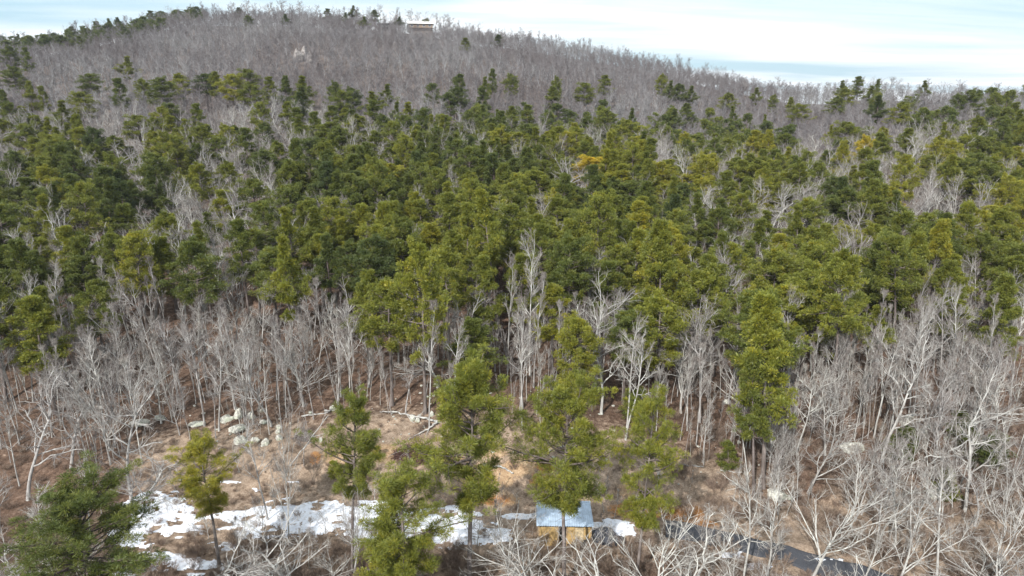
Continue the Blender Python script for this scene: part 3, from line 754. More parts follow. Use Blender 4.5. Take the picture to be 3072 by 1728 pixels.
# ------------------------------------------------------------------ houses on the ridge
HY = {}
def ridge_house():
    MW = principled_simple('brown_siding', (0.26, 0.19, 0.14), 0.8, 0.2, 2, 0.1, 0.15)
    MRF = principled_simple('white_roof', (0.78, 0.78, 0.76), 0.6, 0.3, 1, 0.05, 0.05)
    MG = principled_simple('window_glass', (0.05, 0.06, 0.08), 0.15, 0.6, 1, 0.0, 0.1)
    MWT = principled_simple('white_trim', (0.7, 0.7, 0.68), 0.6, 0.3, 1, 0.05, 0.05)
    MDK = principled_simple('dark_siding', (0.05, 0.05, 0.055), 0.7, 0.3, 1, 0.1, 0.1)
    def house(px, py, W, D, H, Y, rise, mw, mr, label, rot):
        x, z = at_depth(px, py, Y)
        e = bpy.data.objects.new('house', None); COL.objects.link(e); e.location = (x, Y, z - H - rise); e.rotation_euler = (0, 0, R(rot))
        tag(e, label, 'house')
        w = W / 2
        boxobj('wall', (-w, 0, -7), (w, D, H), mw, e)
        a = Acc(); o_ = 1.2
        v = [(-w - o_, -o_, H), (w + o_, -o_, H), (w + o_, D / 2, H + rise), (-w - o_, D / 2, H + rise), (-w - o_, D + o_, H), (w + o_, D + o_, H)]
        v2 = [(p[0], p[1], p[2] - 0.3) for p in v]
        f = [(0, 1, 2), (0, 2, 3), (3, 2, 5), (3, 5, 4), (6, 8, 7), (6, 9, 8), (9, 11, 8), (9, 10, 11), (0, 6, 7), (0, 7, 1), (4, 5, 11), (4, 11, 10), (0, 3, 9), (0, 9, 6), (3, 4, 10), (3, 10, 9), (1, 7, 8), (1, 8, 2), (2, 8, 11), (2, 11, 5)]
        a.add(v + v2, f); link('roof', a.mesh('roof', mr), e)
        n = max(2, int(W // 4))
        for i in range(n):
            xx = -w + (i + 0.5) * W / n
            fr = boxobj('window', (xx - 1.0, -0.06, H * 0.30), (xx + 1.0, 0.05, H * 0.78), MWT, e)
            boxobj('pane', (xx - 0.88, -0.09, H * 0.34), (xx + 0.88, -0.065, H * 0.74), MG, fr)
        boxobj('deck', (-w - 1, -2.4, -0.25), (w + 1, -0.01, 0.0), MDK, e)
        return x, Y
    HY['a'] = house(1262, 62, 18, 11, 3.4, 575, 1.9, MW, MRF, 'long low house with a white roof on the hill crest', 8)
    HY['b'] = house(1152, 68, 9, 7, 2.6, 580, 0.8, MDK, MDK, 'small dark cabin on the crest left of the white roofed house', -4)
ridge_house()

# ------------------------------------------------------------------ where the trees stand
PINES, BARES = [], []
def tree(lst, key, base, H, width=1.0, top=None, tint=0.5, label=None, hero=False, group=None, name=None, word=None):
    lst.append(dict(key=key, base=tuple(float(v) for v in base), H=float(H), width=float(width), top=top, tint=float(min(1, max(0, tint))), label=label, hero=hero, group=group, name=name, word=word))
def by_base(lst, key, tx, ty, bx, by, width, tint, label, kmin=0, name=None):
    X, Y, Z = ground_at(bx, by, 0, 30)
    xt, zt = at_depth(tx, ty, Y)
    top = (xt, Y + random.uniform(-.3, .3), zt)
    H = math.dist(top, (X, Y, Z))
    tree(lst, key, (X, Y, Z - 0.1), H, width * 15 / max(H, 1) if lst is BARES else width, top, tint, label, True, None, name)

# the pines at the front, each placed by its own trunk
HP = [(1400, 1060, 1408, 1790, 56, 'open0', 1.2, .58, 'tall open crowned pine standing in front of the snow, tallest at the centre front'),
      (1708, 1105, 1690, 1790, 57, 'open3', 1.05, .60, 'wide two tiered pine standing directly in front of the plywood shed'),
      (1962, 1150, 1905, 1780, 57, 'open2', 0.78, .66, 'narrow ragged pine just right of the shed with drooping side limbs'),
      (1052, 1165, 1058, 1770, 58, 'open1', 0.82, .50, 'small twisted dark limbed pine in front of the clay bank'),
      (1222, 1392, 1228, 1860, 50, 'open1', 1.15, .58, 'short bushy pine low in front of the snow, left of the tallest front pine'),
      (598, 1292, 655, 1660, 60, 'open1', 0.80, .82, 'yellow green pine with a dark leaning trunk beside the left snow patch'),
      (235, 1412, 270, 1850, 47, 'open3', 1.2, .30, 'broad dark green pine filling the bottom left corner'),
      (1150, 1590, 1160, 1840, 51, 'pine3', 0.7, .72, 'young pine tip poking up beside the short bushy pine'),
      (2310, 868, 2288, 1462, 0, 'pine1', 1.12, .68, 'tall solitary pine with a long bare trunk right of the front pines'),
      (2248, 1050, 2262, 1500, 0, 'pine3', 0.7, .45, 'slim dark pine half hidden just left of the tall solitary pine'),
      (2545, 740, 2500, 1240, 0, 'pine2', 1.1, .60, 'big layered pine at the lower edge of the pine belt, right side'),
      (1255, 700, 1276, 1240, 0, 'pine0', 0.95, .70, 'yellow green pine whose bare trunk reaches the stony slope'),
      (1440, 560, 1500, 1010, 0, 'pine4', 1.0, .62, 'large rounded pine over a clean trunk in the middle of the belt'),
      (1985, 650, 1975, 1120, 0, 'pine1', 1.05, .58, 'tall conical pine at the belt edge above the right front pine'),
      (1800, 560, 1780, 960, 0, 'pine5', 1.0, .58, 'wide crowned pine beside the tall bleached dead tree'),
      (870, 700, 880, 1120, 0, 'pine4', 1.0, .66, 'round pine at the left end of the central pine mass')]
for tx, ty, bx, by, Y, key, wd, tint, lab in HP:
    if Y:
        X, _z = at_depth(bx, by, Y)
        d = ray(bx, by); X = d[0] / d[1] * Y
        Z = float(F(X, Y)); xt, zt = at_depth(tx, ty, Y)
        # trunk foot follows the sight line of the trunk seen at the frame edge
        base = (X, Y, Z - 0.1); top = (xt, Y, zt)
    else:
        X, Yb, Z = ground_at(bx, by); xt, zt = at_depth(tx, ty, Yb); base = (X, Yb, Z - 0.1); top = (xt, Yb, zt)
    H = math.dist(base, top)
    tree(PINES, key, base, H, wd * 18 / H, top, tint, lab, True)

for tx, ty, bx, by, key, wd, tint, lab in [(1100, 800, 1106, 1150, 'pine1', .95, .55, 'slender pine with a bare trunk on the slope above the brush pile'), (1455, 760, 1465, 1105, 'pine3', .95, .52, 'small crowned pine among pale trunks behind the front pines'),
        (1650, 850, 1655, 1140, 'pine3', 1.1, .74, 'short yellow green pine right of the bleached tree'), (2135, 740, 2140, 1130, 'pine0', 1.0, .5, 'layered pine left of the tall solitary pine'), (2690, 690, 2680, 1090, 'pine5', 1.0, .5, 'flat layered pine at the right end of the lower belt edge'),
        (1345, 730, 1350, 1090, 'pine2', 1.0, .6, 'bright pine above the low wide pale oak'), (2430, 830, 2440, 1170, 'pine0', 1.0, .55, 'pine reaching lowest just right of the solitary pine'), (150, 850, 160, 1130, 'pine4', 1.1, .5, 'rounded pine with trunks bunched beneath it at the left'),
        (300, 830, 320, 1140, 'pine2', 1.0, .45, 'dense green pine lowest on the left side'), (480, 700, 480, 1010, 'pine1', 1.0, .5, 'conical pine rising over pale bare crowns on the left')]:
    X, Yb, Z = ground_at(bx, by); xt, zt = at_depth(tx, ty, Yb); H = math.dist((X, Yb, Z), (xt, Yb, zt))
    tree(PINES, key, (X, Yb, Z - 0.1), H, wd * 17 / H, (xt, Yb, zt), tint, lab, True)
# crowns that stand out of the belt and the grey woods (crown top x, y, crown width in the photo)
o1, o2, o3 = 0, 1024, 2048; q = 0.3975
C1 = [(80,480,120),(930,415,170),(665,540,170),(600,675,140),(440,745,140),(200,600,70),(1070,575,100),(1210,560,150),(1350,540,120),(1540,540,170),(1620,530,100),(1740,540,140),(1860,505,140),(1880,620,220),(2030,570,110),(2140,560,90),(2260,560,140),(2260,640,220),(1030,850,180),(1150,865,120),(1270,860,170),(1500,915,180),(1120,970,140),(450,945,150),(180,790,200),(2520,595,90),(2570,665,140),(1280,760,130),(1480,770,110),(880,580,110),(20,665,70),(2490,890,200),(1700,1200,170),(2090,1050,140),(2000,1100,200),(1190,1180,200),(860,1010,180),(320,870,120),(1130,75,80),(880,125,50),(830,135,70),(720,155,80),(540,195,70),(370,250,120),(450,255,100),(590,265,60),(660,200,80),(1060,130,60),(50,330,100),(130,250,60),(190,350,70),(2470,60,80),(2145,100,90),(1800,50,60),(1870,105,60),(940,205,70),(300,640,60)]
C2 = [(75,35,110),(20,90,70),(160,120,80),(250,70,110),(425,120,70),(640,130,80),(930,280,90),(1180,255,110),(1135,510,60),(1280,540,90),(900,550,90),(860,640,150),(1080,570,80),(1065,650,110),(1620,560,50),(1590,640,110),(1835,610,120),(2000,560,110),(1620,770,160),(2000,795,130),(2180,805,90),(2420,545,70),(2470,600,90),(2500,810,140),(2555,620,120),(75,640,110),(320,625,200),(250,680,180),(480,760,160),(970,810,120),(1080,780,110),(1190,815,90),(1285,790,110),(1410,780,110),(740,850,120),(660,850,90),(1150,920,150),(1400,910,200),(1870,870,140),(120,850,180),(1870,1160,240),(2260,930,180),(2160,880,160),(830,980,220),(530,970,180),(350,1200,240),(1180,1180,200),(1480,1250,240),(960,1330,180),(2180,1340,240)]
C3 = [(50,640,100),(40,770,110),(560,655,90),(350,690,160),(400,790,90),(690,700,60),(825,725,70),(880,770,130),(640,855,70),(1220,600,80),(1340,570,90),(1465,590,80),(1850,600,90),(1240,650,140),(1180,720,130),(1500,710,130),(1410,640,100),(1680,760,140),(2090,690,90),(2200,655,120),(2375,675,90),(2470,680,60),(2500,760,160),(2230,860,140),(1830,800,120),(1110,930,80),(1240,900,160),(1380,1000,110),(610,1000,110),(770,990,170),(350,1025,120),(900,1070,90),(1500,1000,150),(1030,1200,140),(880,1230,180),(360,1200,240),(580,1190,260),(2010,910,120),(2300,1200,220),(2080,1160,200),(1560,1370,220),(1230,1390,240)]
YEL = {(2, 1870, 1160): 1.0, (3, 1380, 1000): 0.97, (2, 350, 1200): .8, (2, 480, 760): .7, (3, 1560, 1370): .85}
for no, o_, C in ((1, o1, C1), (2, o2, C2), (3, o3, C3)):
    for cx, cy, cw in C:
        px, py = o_ + cx * q, cy * q; w = cw * q * 1.15
        H = 16.5 + random.uniform(-1.5, 1.5)
        if py < 130 : H = 14
        X, Y, Z = ground_at(px, py, H, 60)
        if py < 75: Y = min(Y, 585); Z = float(F(X, Y, False))
        xt, zt = at_depth(px, py, Y)
        H = float(np.clip(zt - Z, 9, 21))
        if Y > 235:                                    # a lone far crown: real width from its width in the view
            wd = np.clip(w * Y / FPX / 5.6, 0.8, 1.45)
        else: wd = np.clip(w * Y / FPX / 5.6, 0.85, 1.6)
        wd = wd * (18 / H) ** 0.4 if H < 18 else wd
        tint = YEL.get((no, cx, cy), np.clip(random.gauss(0.40 if py < 330 else 0.48, 0.13) - (0.15 if py < 110 else 0), 0.02, 0.85))
        hero_lab = None
        if (no, cx) == (2, 1870) and cy == 1160: hero_lab = 'golden yellow green pine, yellowest crown in the middle of the belt'
        if (no, cx) == (3, 1380): hero_lab = 'golden yellow pine crown, yellowest on the right side'
        if (no, cx) == (1, 930) and cy == 415: hero_lab = 'lone domed pine rising highest out of the grey woods on the left'
        if (no, cx) == (1, 665): hero_lab = 'lone flat crowned pine leaning left of the domed one in grey woods'
        if (no, cx) == (2, 75) and cy == 35: hero_lab = 'largest pine on the skyline left of the crest houses'
        if (no, cx) == (2, 250) and cy == 70: hero_lab = 'rounded skyline pine between the largest pine and the dark cabin'
        if (no, cx) == (2, 640): hero_lab = 'small round pine in front of the white roof on the crest'
        if (no, cx) == (2, 1180) and cy == 255: hero_lab = 'lone conical pine in grey woods right below the crest'
        if (no, cx) == (3, 1850): hero_lab = 'small flat topped pine alone on the right skyline'
        key = random.choice(['pine0', 'pine2', 'pine4', 'pine5'] if cw * 1.0 > 110 else ['pine1', 'pine3', 'pine0', 'pine4'])
        tree(PINES, key, (X, Y, Z - 0.2), H, wd, None, tint, hero_lab, True, None)

# bare trees that can be picked out one by one
HB = [('oak0', 343, 1031, 394, 1500, 1.0, .62, 'big pale forked tree standing left of the snow'), ('oak1', 210, 1090, 214, 1402, 1.1, .55, 'wide twisting bare tree above the broad dark pine'),
      ('thin0', 437, 974, 481, 1231, .8, .75, 'very slender pale pole tree bending over the shaded left slope'), ('tall0', 588, 957, 614, 1280, 1.0, .55, 'straight grey tree left of the boulder cluster'),
      ('tall1', 640, 997, 657, 1294, 1.0, .65, 'grey tree touching the left end of the boulder cluster'), ('oak2', 771, 986, 814, 1280, .95, .6, 'stout double trunked tree behind the boulder cluster'),
      ('vase0', 891, 955, 911, 1220, 1.15, .8, 'pale vase shaped tree forking low above the uprooted stump'), ('vase1', 845, 1151, 868, 1640, .62, .75, 'many stemmed slender pale tree in front of the boulders'),
      ('tall2', 765, 1215, 805, 1562, .75, .6, 'thin leaning tree left of the many stemmed tree'), ('oak3', 74, 1095, 85, 1500, 1.25, .55, 'large spreading bare tree at the left edge'),
      ('oak1', 520, 1345, 400, 1545, 1.0, .62, 'bare tree leaning hard right over the left snow patch'), ('vase2', 365, 1330, 388, 1540, 1.0, .55, 'small many branched tree left of the snow patch'),
      ('tall3', 531, 957, 534, 1211, .9, .5, 'grey straight tree in the shaded leaves'), ('vase3', 129, 997, 122, 1150, 1.0, .7, 'small pale bare tree against the dark left pines'),
      ('thin1', 554, 1140, 571, 1320, .9, .45, 'thin dark stemmed sapling left of the ledge stones'),
      ('oak2', 1303, 968, 1314, 1163, 1.45, .85, 'low wide pale oak with snaking limbs behind the tallest front pine'), ('thin2', 1200, 1071, 1217, 1243, 1.2, .55, 'short dead tree with stub twigs on the stony slope'),
      ('tall0', 1590, 675, 1590, 1130, 1.0, .95, 'tallest bleached white tree breaking through the pine belt'), ('tall2', 1548, 900, 1568, 1290, .8, .75, 'slim pale pair trunk between the two tall front pines'),
      ('oak0', 1811, 905, 1804, 1243, 1.1, .88, 'white trunked oak with wide arms between the front pines'), ('tall1', 1908, 980, 1876, 1322, 1.0, .85, 'pale crooked tree leaning right above the right front pine'),
      ('vase1', 2030, 900, 2042, 1240, 1.3, .85, 'big pale tree with rising arms above the tan slope'), ('vase3', 1103, 974, 1106, 1163, 1.1, .72, 'grey forked tree on the slope above the brush pile'),
      ('thin0', 2188, 1180, 2246, 1448, 1.0, .9, 'thin pale tree bending left beside the solitary pine'), ('thin1', 2531, 1040, 2520, 1243, .8, 1.0, 'slender white birch like stem on the right slope'),
      ('vase2', 2503, 1180, 2423, 1480, 1.15, .7, 'pale tree leaning right in front of the solitary pine'), ('oak3', 2782, 965, 2646, 1386, 1.15, .72, 'large grey oak leaning right with a mass of fine twigs'),
      ('oak1', 2990, 1080, 2891, 1545, 1.1, .8, 'tallest grey tree leaning right near the right edge'), ('tall3', 2800, 1040, 2745, 1355, 1.0, .55, 'upright grey tree behind the leaning oak'),
      ('vase0', 2560, 1357, 2425, 1765, 1.25, .95, 'large white limbed tree spreading like a fan at bottom right'), ('tall1', 2215, 1386, 2228, 1790, .9, .92, 'white slender tree in front of the dark road'),
      ('tall2', 2337, 1380, 2292, 1780, .9, .85, 'pale tree leaning right over the road'), ('vase3', 2725, 1414, 2682, 1780, 1.0, .85, 'pale tree in weeds right of the fan shaped tree'),
      ('tall0', 2817, 1374, 2803, 1790, 1.0, .8, 'dark trunked tree with pale top near the white slab'), ('thin2', 3066, 1240, 3022, 1431, 1.0, .85, 'bent thin tree at the right edge'),
      ('vase1', 1062, 1400, 1060, 1745, .7, .65, 'straight grey trunk with fine side twigs before the long snow strip'), ('oak2', 1745, 1530, 1752, 1840, 1.1, .95, 'white twisted tree reaching over the plywood shed'),
      ('vase2', 1590, 1560, 1625, 1850, 1.3, .9, 'pale fan of branches left of the shed at the bottom edge'), ('vase0', 1990, 1535, 1965, 1850, 1.2, .98, 'white branching tree right of the shed at the bottom edge'),
      ('oak3', 870, 1520, 900, 1860, 1.2, .8, 'gnarled pale tree before the snow strip at the bottom edge'), ('oak0', 2090, 1610, 2060, 1880, 1.3, .95, 'low white tree with tangled twigs beside the snowy road end'),
      ('vase3', 1480, 1560, 1500, 1850, 1.2, .8, 'thin twigged tree over the right end of the snow strip'), ('oak1', 700, 1580, 760, 1870, 1.2, .75, 'bare tree with crooked arms at the bottom left of the snow strip'),
      ('vase0', 3000, 1520, 2990, 1850, 1.2, .8, 'tree with dense pale twigs at the bottom right edge'), ('tall3', 930, 1240, 912, 1400, .5, .4, 'dark dead stem standing by the uprooted stump')]
for key, tx, ty, bx, by, wd, tint, lab in HB:
    by_base(BARES, key, tx, ty, bx, by, wd, tint, lab)
for i, (bx, by, H, wd, tint, lab) in enumerate([(2700, 1375, 4.2, 1.5, .3, 'low dark cedar bush right of the leaning oak foot'), (2960, 1400, 4.6, 1.6, .2, 'dark cedar bush in the shade near the right edge'), (2185, 1405, 3.6, 1.3, .42, 'olive cedar bush on the tan slope beside the thin bent tree'),
        (1905, 1255, 4.6, 1.3, .4, 'brownish cedar between the white trunked oak and the crooked tree'), (2835, 1500, 4.0, 1.2, .5, 'green cedar sprig above the white slab'), (1010, 1440, 2.6, 1.2, .7, 'small young pine at the foot of the tan bank'), (1130, 1375, 1.8, 1.3, .8, 'tiny bright green seedling pine left of the brush mound'), (2880, 1330, 4.8, 1.3, .25, 'grey green cedar behind the leaning tree at the right')]):
    X, Y, Z = ground_at(bx, by); tree(PINES, f'cedar{i % 2}', (X, Y, Z - .05), H, wd, None, tint, lab, True)
# crest trees against the sky
for px, py in [(1145,8),(1180,18),(1228,22),(1300,35),(1350,38),(1405,62),(1448,60),(700,2),(745,-6),(800,2),(850,-8),(905,-4),(955,10),(1500,86),(2345,225),(2230,235),(560,30),(1255,30),(1270,28),(1325,45)]:
    X, Y, Z = ground_at(px, py, 15, 200); Y = min(Y, 588); xt, zt = at_depth(px, py, Y); Z = float(F(xt, Y, False)); H = float(np.clip(zt - Z, 9, 24))
    tree(BARES, random.choice(['tall0', 'tall2', 'vase0', 'tall1']), (xt, Y, Z - 0.2), H, 1.5, None, 0.15, None, True, None)

# share of pines in the view, 128 x 96 px cells of the photo
PG = ["321000000000000000000000",
      "211100000000000000000000",
      "200012333210000000001011",
      "412033515453232332102334",
      "762142256556655554334556",
      "774742357887888777643467",
      "757536778878888886345357",
      "756545677788787777577457",
      "746632446667778765767466",
      "756411125666545654547563",
      "754210003456433433444200",
      "653100001221221110112100",
      "331000000000000000001100",
      "110000000000000000000000",
      "000000000000000000000000",
      "000000000000000000000000",
      "000000000000000000000000",
      "000000000000000000000000"]
PGA = np.array([[int(c) for c in r.ljust(24, '0')[:24]] for r in PG], float) / 9
def pgrid(px, py):
    x = np.clip(px / 128 - 0.5, 0, 22.999); y = np.clip(py / 96 - 0.5, 0, 16.999)
    i = x.astype(int); j = y.astype(int); fx = x - i; fy = y - j
    return (PGA[j, i] * (1 - fx) + PGA[j, i + 1] * fx) * (1 - fy) + (PGA[j + 1, i] * (1 - fx) + PGA[j + 1, i + 1] * fx) * fy
def jitter_grid(x0, x1, y0, y1, s):
    a = np.arange(x0, x1, s); b = np.arange(y0, y1, s * 0.87)
    A, B = np.meshgrid(a, b); A = A + (np.arange(len(b)) % 2)[:, None] * s / 2
    A = A + rng.uniform(-.38, .38, A.shape) * s; B = B + rng.uniform(-.38, .38, B.shape) * s
    return A.ravel(), B.ravel()
taken = [(t['base'][0], t['base'][1]) for t in PINES + BARES]
TK = np.array(taken)
def free(x, y, d):
    return np.min((TK[:, 0] - x) ** 2 + (TK[:, 1] - y) ** 2) > d * d
def keepclear(px, py):
    """the clearing: polygon-like mask from the foot of the tree"""
    lim = np.interp(px, [0, 250, 330, 430, 560, 640, 900, 1100, 1330, 1500, 1900, 2080, 2200, 2450, 2700, 3072], [1760, 1760, 1500, 1400, 1300, 1340, 1330, 1240, 1300, 1290, 1290, 1400, 1480, 1600, 1800, 1800])
    return (py > lim) & (py < 1722)
X_, Y_ = jitter_grid(-190, 190, 70, 240, 5.3)
ok = np.abs(X_) < 0.80 * Y_ + 6
X_, Y_ = X_[ok], Y_[ok]
Z_ = F(X_, Y_); bpx, bpy_ = project(X_, Y_, Z_)
for x, y, z, bx, by in zip(X_, Y_, Z_, bpx, bpy_):
    if keepclear(bx, by): continue
    H = random.choice([random.uniform(12, 16), random.uniform(15, 19), random.uniform(17, 21)]) * (1 if y < 170 else 0.92)
    cx, cy = project(x, y, z + 0.68 * H); p = float(pgrid(cx, cy)) ** 1.45 * 0.93
    if by > 1310 and bx > 300: p *= 0.25
    p *= float(np.clip(1.1 + 2.2 * vnoise(np.array(x), np.array(y), 14, 61), 0.15, 1.2))
    if random.random() < p * 0.98:
        if free(x, y, 3.2):
            tint = float(np.clip(0.47 + 0.05 * min(1, max(-1, x / 60)) + 0.9 * float(vnoise(np.array(x), np.array(y), 23, 41)) * 0.5 + random.gauss(0, 0.14) - (0.08 if cy < 400 else 0) + (0.04 if bx > 1300 else -0.02), 0.02, 0.78))
            tree(PINES, f'pine{random.randrange(6)}', (x, y, z - 0.15), H, random.uniform(0.92, 1.25) * 17 / H, None, tint)
    else:
        if random.random() < (1.0 if p > 0.4 else 0.85) and free(x, y, 1.6):
            k = random.choice(['tall0', 'tall1', 'tall2', 'tall3', 'vase0', 'vase1', 'vase2', 'vase3', 'oak0', 'oak1', 'oak2', 'oak3', 'thin0', 'thin1', 'thin2'])
            Hb = random.uniform(12, 18) if k[:3] != 'thi' else random.uniform(7, 13)
            if by > 1040:
                k = random.choice(['tall0', 'tall1', 'tall2', 'tall3', 'thin0', 'thin1', 'thin2', 'vase1', 'vase3', 'oak1']); Hb = random.uniform(8, 18)
            if by > 1330 : Hb *= 0.75
            tree(BARES, k, (x, y, z - 0.1), Hb, random.uniform(0.85, 1.15) * (0.82 if by > 1040 else 1), None, random.uniform(0.35, 0.9))
# thin understorey stems on the slope between the clearing and the belt
for _ in range(500):
    px, py = random.uniform(0, 3072), random.uniform(1030, 1400)
    if keepclear(px, py): continue
    X, Y, Z = ground_at(px, py)
    tree(BARES, f'thin{random.randrange(3)}', (X, Y, Z - 0.1), random.uniform(4, 14), random.uniform(.6, 1.1), None, random.uniform(0.4, 1.0))
# more full trees on the open leaf slopes left and right
for _ in range(105):
    px = random.choice([random.uniform(0, 1000), random.uniform(2050, 3072), random.uniform(2300, 3072)]); py = random.uniform(1080, 1720)
    if keepclear(px, py): continue
    X, Y, Z = ground_at(px, py)
    if not free(X, Y, 1.3): continue
    tree(BARES, random.choice(['tall0', 'tall1', 'tall2', 'tall3', 'vase0', 'vase1', 'vase2', 'vase3', 'oak0', 'oak2']), (X, Y, Z - 0.1), random.uniform(9, 14.5) * (1 if py < 1400 else 0.8), random.uniform(.8, 1.2), None, random.uniform(0.45, 1.0))
# saplings standing through the clearing and the snow
for _ in range(95):
    px, py = random.uniform(330, 2450), random.uniform(1400, 1722)
    if 1600 < px < 1790 and 1490 < py < 1650: continue
    X, Y, Z = ground_at(px, py)
    if np.min(np.hypot(cxr - X, cyr - Y)) < 2.2 or not free(X, Y, 1.0): continue
    tree(BARES, random.choice(['thin0', 'thin1', 'thin2', 'vase1', 'vase2', 'tall3']), (X, Y, Z - 0.05), random.uniform(2.5, 7.0) * (1.0 if py > 1600 else .7), random.uniform(.8, 1.3), None, random.uniform(0.5, 1.0))
# the near edge, feet below the frame
X_, Y_ = jitter_grid(-48, 48, 40, 60, 3.4)
for x, y in zip(X_, Y_):
    z = float(F(x, y)); bx, by = project(x, y, z)
    if by < 1722 or not free(x, y, 1.5): continue
    right = float(sstep(1900, 2300, bx)); left = 1 - float(sstep(150, 450, bx))
    if random.random() > 0.22 + 0.3 * right + 0.3 * left: continue
    Hb = random.uniform(3.5, 6.5) + right * random.uniform(1, 5.0) + left * random.uniform(0, 3)
    tree(BARES, random.choice(['vase0', 'vase1', 'vase2', 'vase3', 'oak0', 'oak1', 'oak2', 'oak3', 'tall1']), (x, y, z - 0.1), Hb, random.uniform(1.0, 1.35), None, random.uniform(0.6, 1.0))
# far woods
FAR = []; FARP = []
X_, Y_ = jitter_grid(-560, 560, 236, 640, 5.6)
ok = np.abs(X_) < 0.86 * Y_
X_, Y_ = X_[ok], Y_[ok]
tq = X_ / Y_; yr = np.interp(tq, RT, RY)
ok = Y_ < yr + 12
X_, Y_ = X_[ok], Y_[ok]; Z_ = F(X_, Y_, False)
hx = np.array([HY['a'], HY['b'], OUTC[:2]])
for x, y, z in zip(X_, Y_, Z_):
    if min((hx[:, 0] - x) ** 2 + (hx[:, 1] - y) ** 2) < 110: continue
    if abs(x - HY['a'][0]) < 12 and y > 562: continue
    H = random.uniform(9, 13.5)
    wj = random.uniform(1.1, 1.6)
    if y > np.interp(x / y, RT, RY) - 28 and random.random() < .45 and x / y < .3: H = random.uniform(12, 18); wj = random.uniform(.8, 1.1)
    if (abs(x - HY['a'][0] * y / 575) < 15 or abs(x - HY['b'][0] * y / 580) < 6) and y > 440: H *= 0.82
    cx, cy = project(x, y, z + 8); p = float(pgrid(cx, cy))
    if y < 330 and random.random() < p ** 1.5 * 0.5 and cx > 1300 and free(x, y, 3):
        FARP.append(dict(key=f'farpine{random.randrange(3)}', base=(x, y, z - .2), H=random.uniform(12, 16), width=random.uniform(.85, 1.15), tint=random.uniform(.15, .5)))
        continue
    if cx < 620 and y > np.interp(x / y, RT, RY) - 55 and random.random() < 0.30:
        FARP.append(dict(key=f'farpine{random.randrange(3)}', base=(x, y, z - .2), H=random.uniform(11, 15), width=random.uniform(.9, 1.3), tint=random.uniform(.02, .3)))
        continue
    FAR.append(dict(key=f'far{random.randrange(4)}', base=(x, y, z - .2), H=H, width=wj, tint=float(np.clip(0.42 + vnoise(np.array(x), np.array(y), 40, 51) * .7 + random.gauss(0, .18), 0, 1))))

# ------------------------------------------------------------------ individuals first, the rest as masses
def size_in_view(t):
    px, py = project(t['base'][0], t['base'][1], t['base'][2] + t['H'] * 0.65)
    vis = (-60 < px < PW + 60) and (-60 < py < PH + 120)
    return t['H'] / math.hypot(t['base'][1], CAM_Z - t['base'][2]) * (1 if vis else 0) + (10 if t['label'] else 5 if t['hero'] else 0) * vis
for lst in (PINES, BARES): lst.sort(key=lambda t: -size_in_view(t))
ind_p, rest_p = PINES[:300], PINES[300:]
ind_b, rest_b = BARES[:300], BARES[300:]

XW = ['left edge', 'far left', 'left', 'left of centre', 'nearer centre left', 'centre left', 'centre right', 'nearer centre right', 'right of centre', 'right', 'far right', 'right edge']
def describe(lst, pine):
    seen = {}
    for t in lst:
        if t['label']: t['group'] = ('pines picked out along the belt and slope' if pine else 'bare trees picked out on the slope'); continue
        b = t['base']; cx, cy = project(b[0], b[1], b[2] + t['H'] * (0.72 if pine else 0.6))
        col = int(np.clip(cx / PW * 12, 0, 11)); t['cx'] = cx
        if pine:
            colr = 'dark green' if t['tint'] < .33 else 'mid green' if t['tint'] < .47 else 'olive green' if t['tint'] < .62 else 'yellow green'
            size = 'slim' if t['key'][-1] in '13' else 'rounded' if t['width'] * t['H'] < 17.5 else 'broad'
            where = ('on the skyline' if cy < 140 else 'alone in grey woods' if cy < 250 else 'along the upper fringe' if cy < 370 else 'in the upper belt' if cy < 500 else 'in the middle belt' if cy < 680 else 'in the lower belt' if cy < 860 else 'at the lower edge')
            lab = f'{size} {colr} pine {where}, {XW[col]}'; g_ = 'pines ' + where
        else:
            colr = 'dark grey' if t['tint'] < .45 else 'grey' if t['tint'] < .65 else 'pale grey' if t['tint'] < .82 else 'whitish'
            size = {'oak': 'spreading', 'vas': 'fan shaped', 'tal': 'tall straight', 'thi': 'thin'}[t['key'][:3]]
            where = ('against the sky' if cy < 120 else 'in the grey woods' if cy < 330 else 'among upper pines' if cy < 560 else 'among lower pines' if cy < 850 else 'under the belt' if cy < 1060 else 'on the leaf slope' if cy < 1300 else 'beside the clearing' if cy < 1540 else 'at the bottom edge')
            lab = f'{size} {colr} bare tree {where}, {XW[col]}'; g_ = 'bare trees ' + where
        t['label'] = lab; t['group'] = g_; seen.setdefault(lab, []).append(t)
    for lab, ts in seen.items():
        if 1 < len(ts) <= 5:
            ts.sort(key=lambda t: t['cx']); n = len(ts)
            for i, t in enumerate(ts):
                o_ = {2: ['left one of two', 'right one of two'], 3: ['leftmost of three', 'middle of three', 'rightmost of three'], 4: ['leftmost of four', 'second of four', 'third of four', 'rightmost of four'], 5: ['leftmost of five', 'second of five', 'third of five', 'fourth of five', 'rightmost of five']}[n][i]
                t['label'] = lab + ', ' + o_
describe(ind_p, True); describe(ind_b, False)
for t in ind_p: plant('pine_tree', t['key'], t['base'], t['H'], t['width'], t['top'], None, t['tint'], t['label'], 'pine tree', t['group'])
for t in ind_b: plant('bare_tree', t['key'], t['base'], t['H'], t['width'], t['top'], None, t['tint'], t['label'], 'bare tree', t['group'])

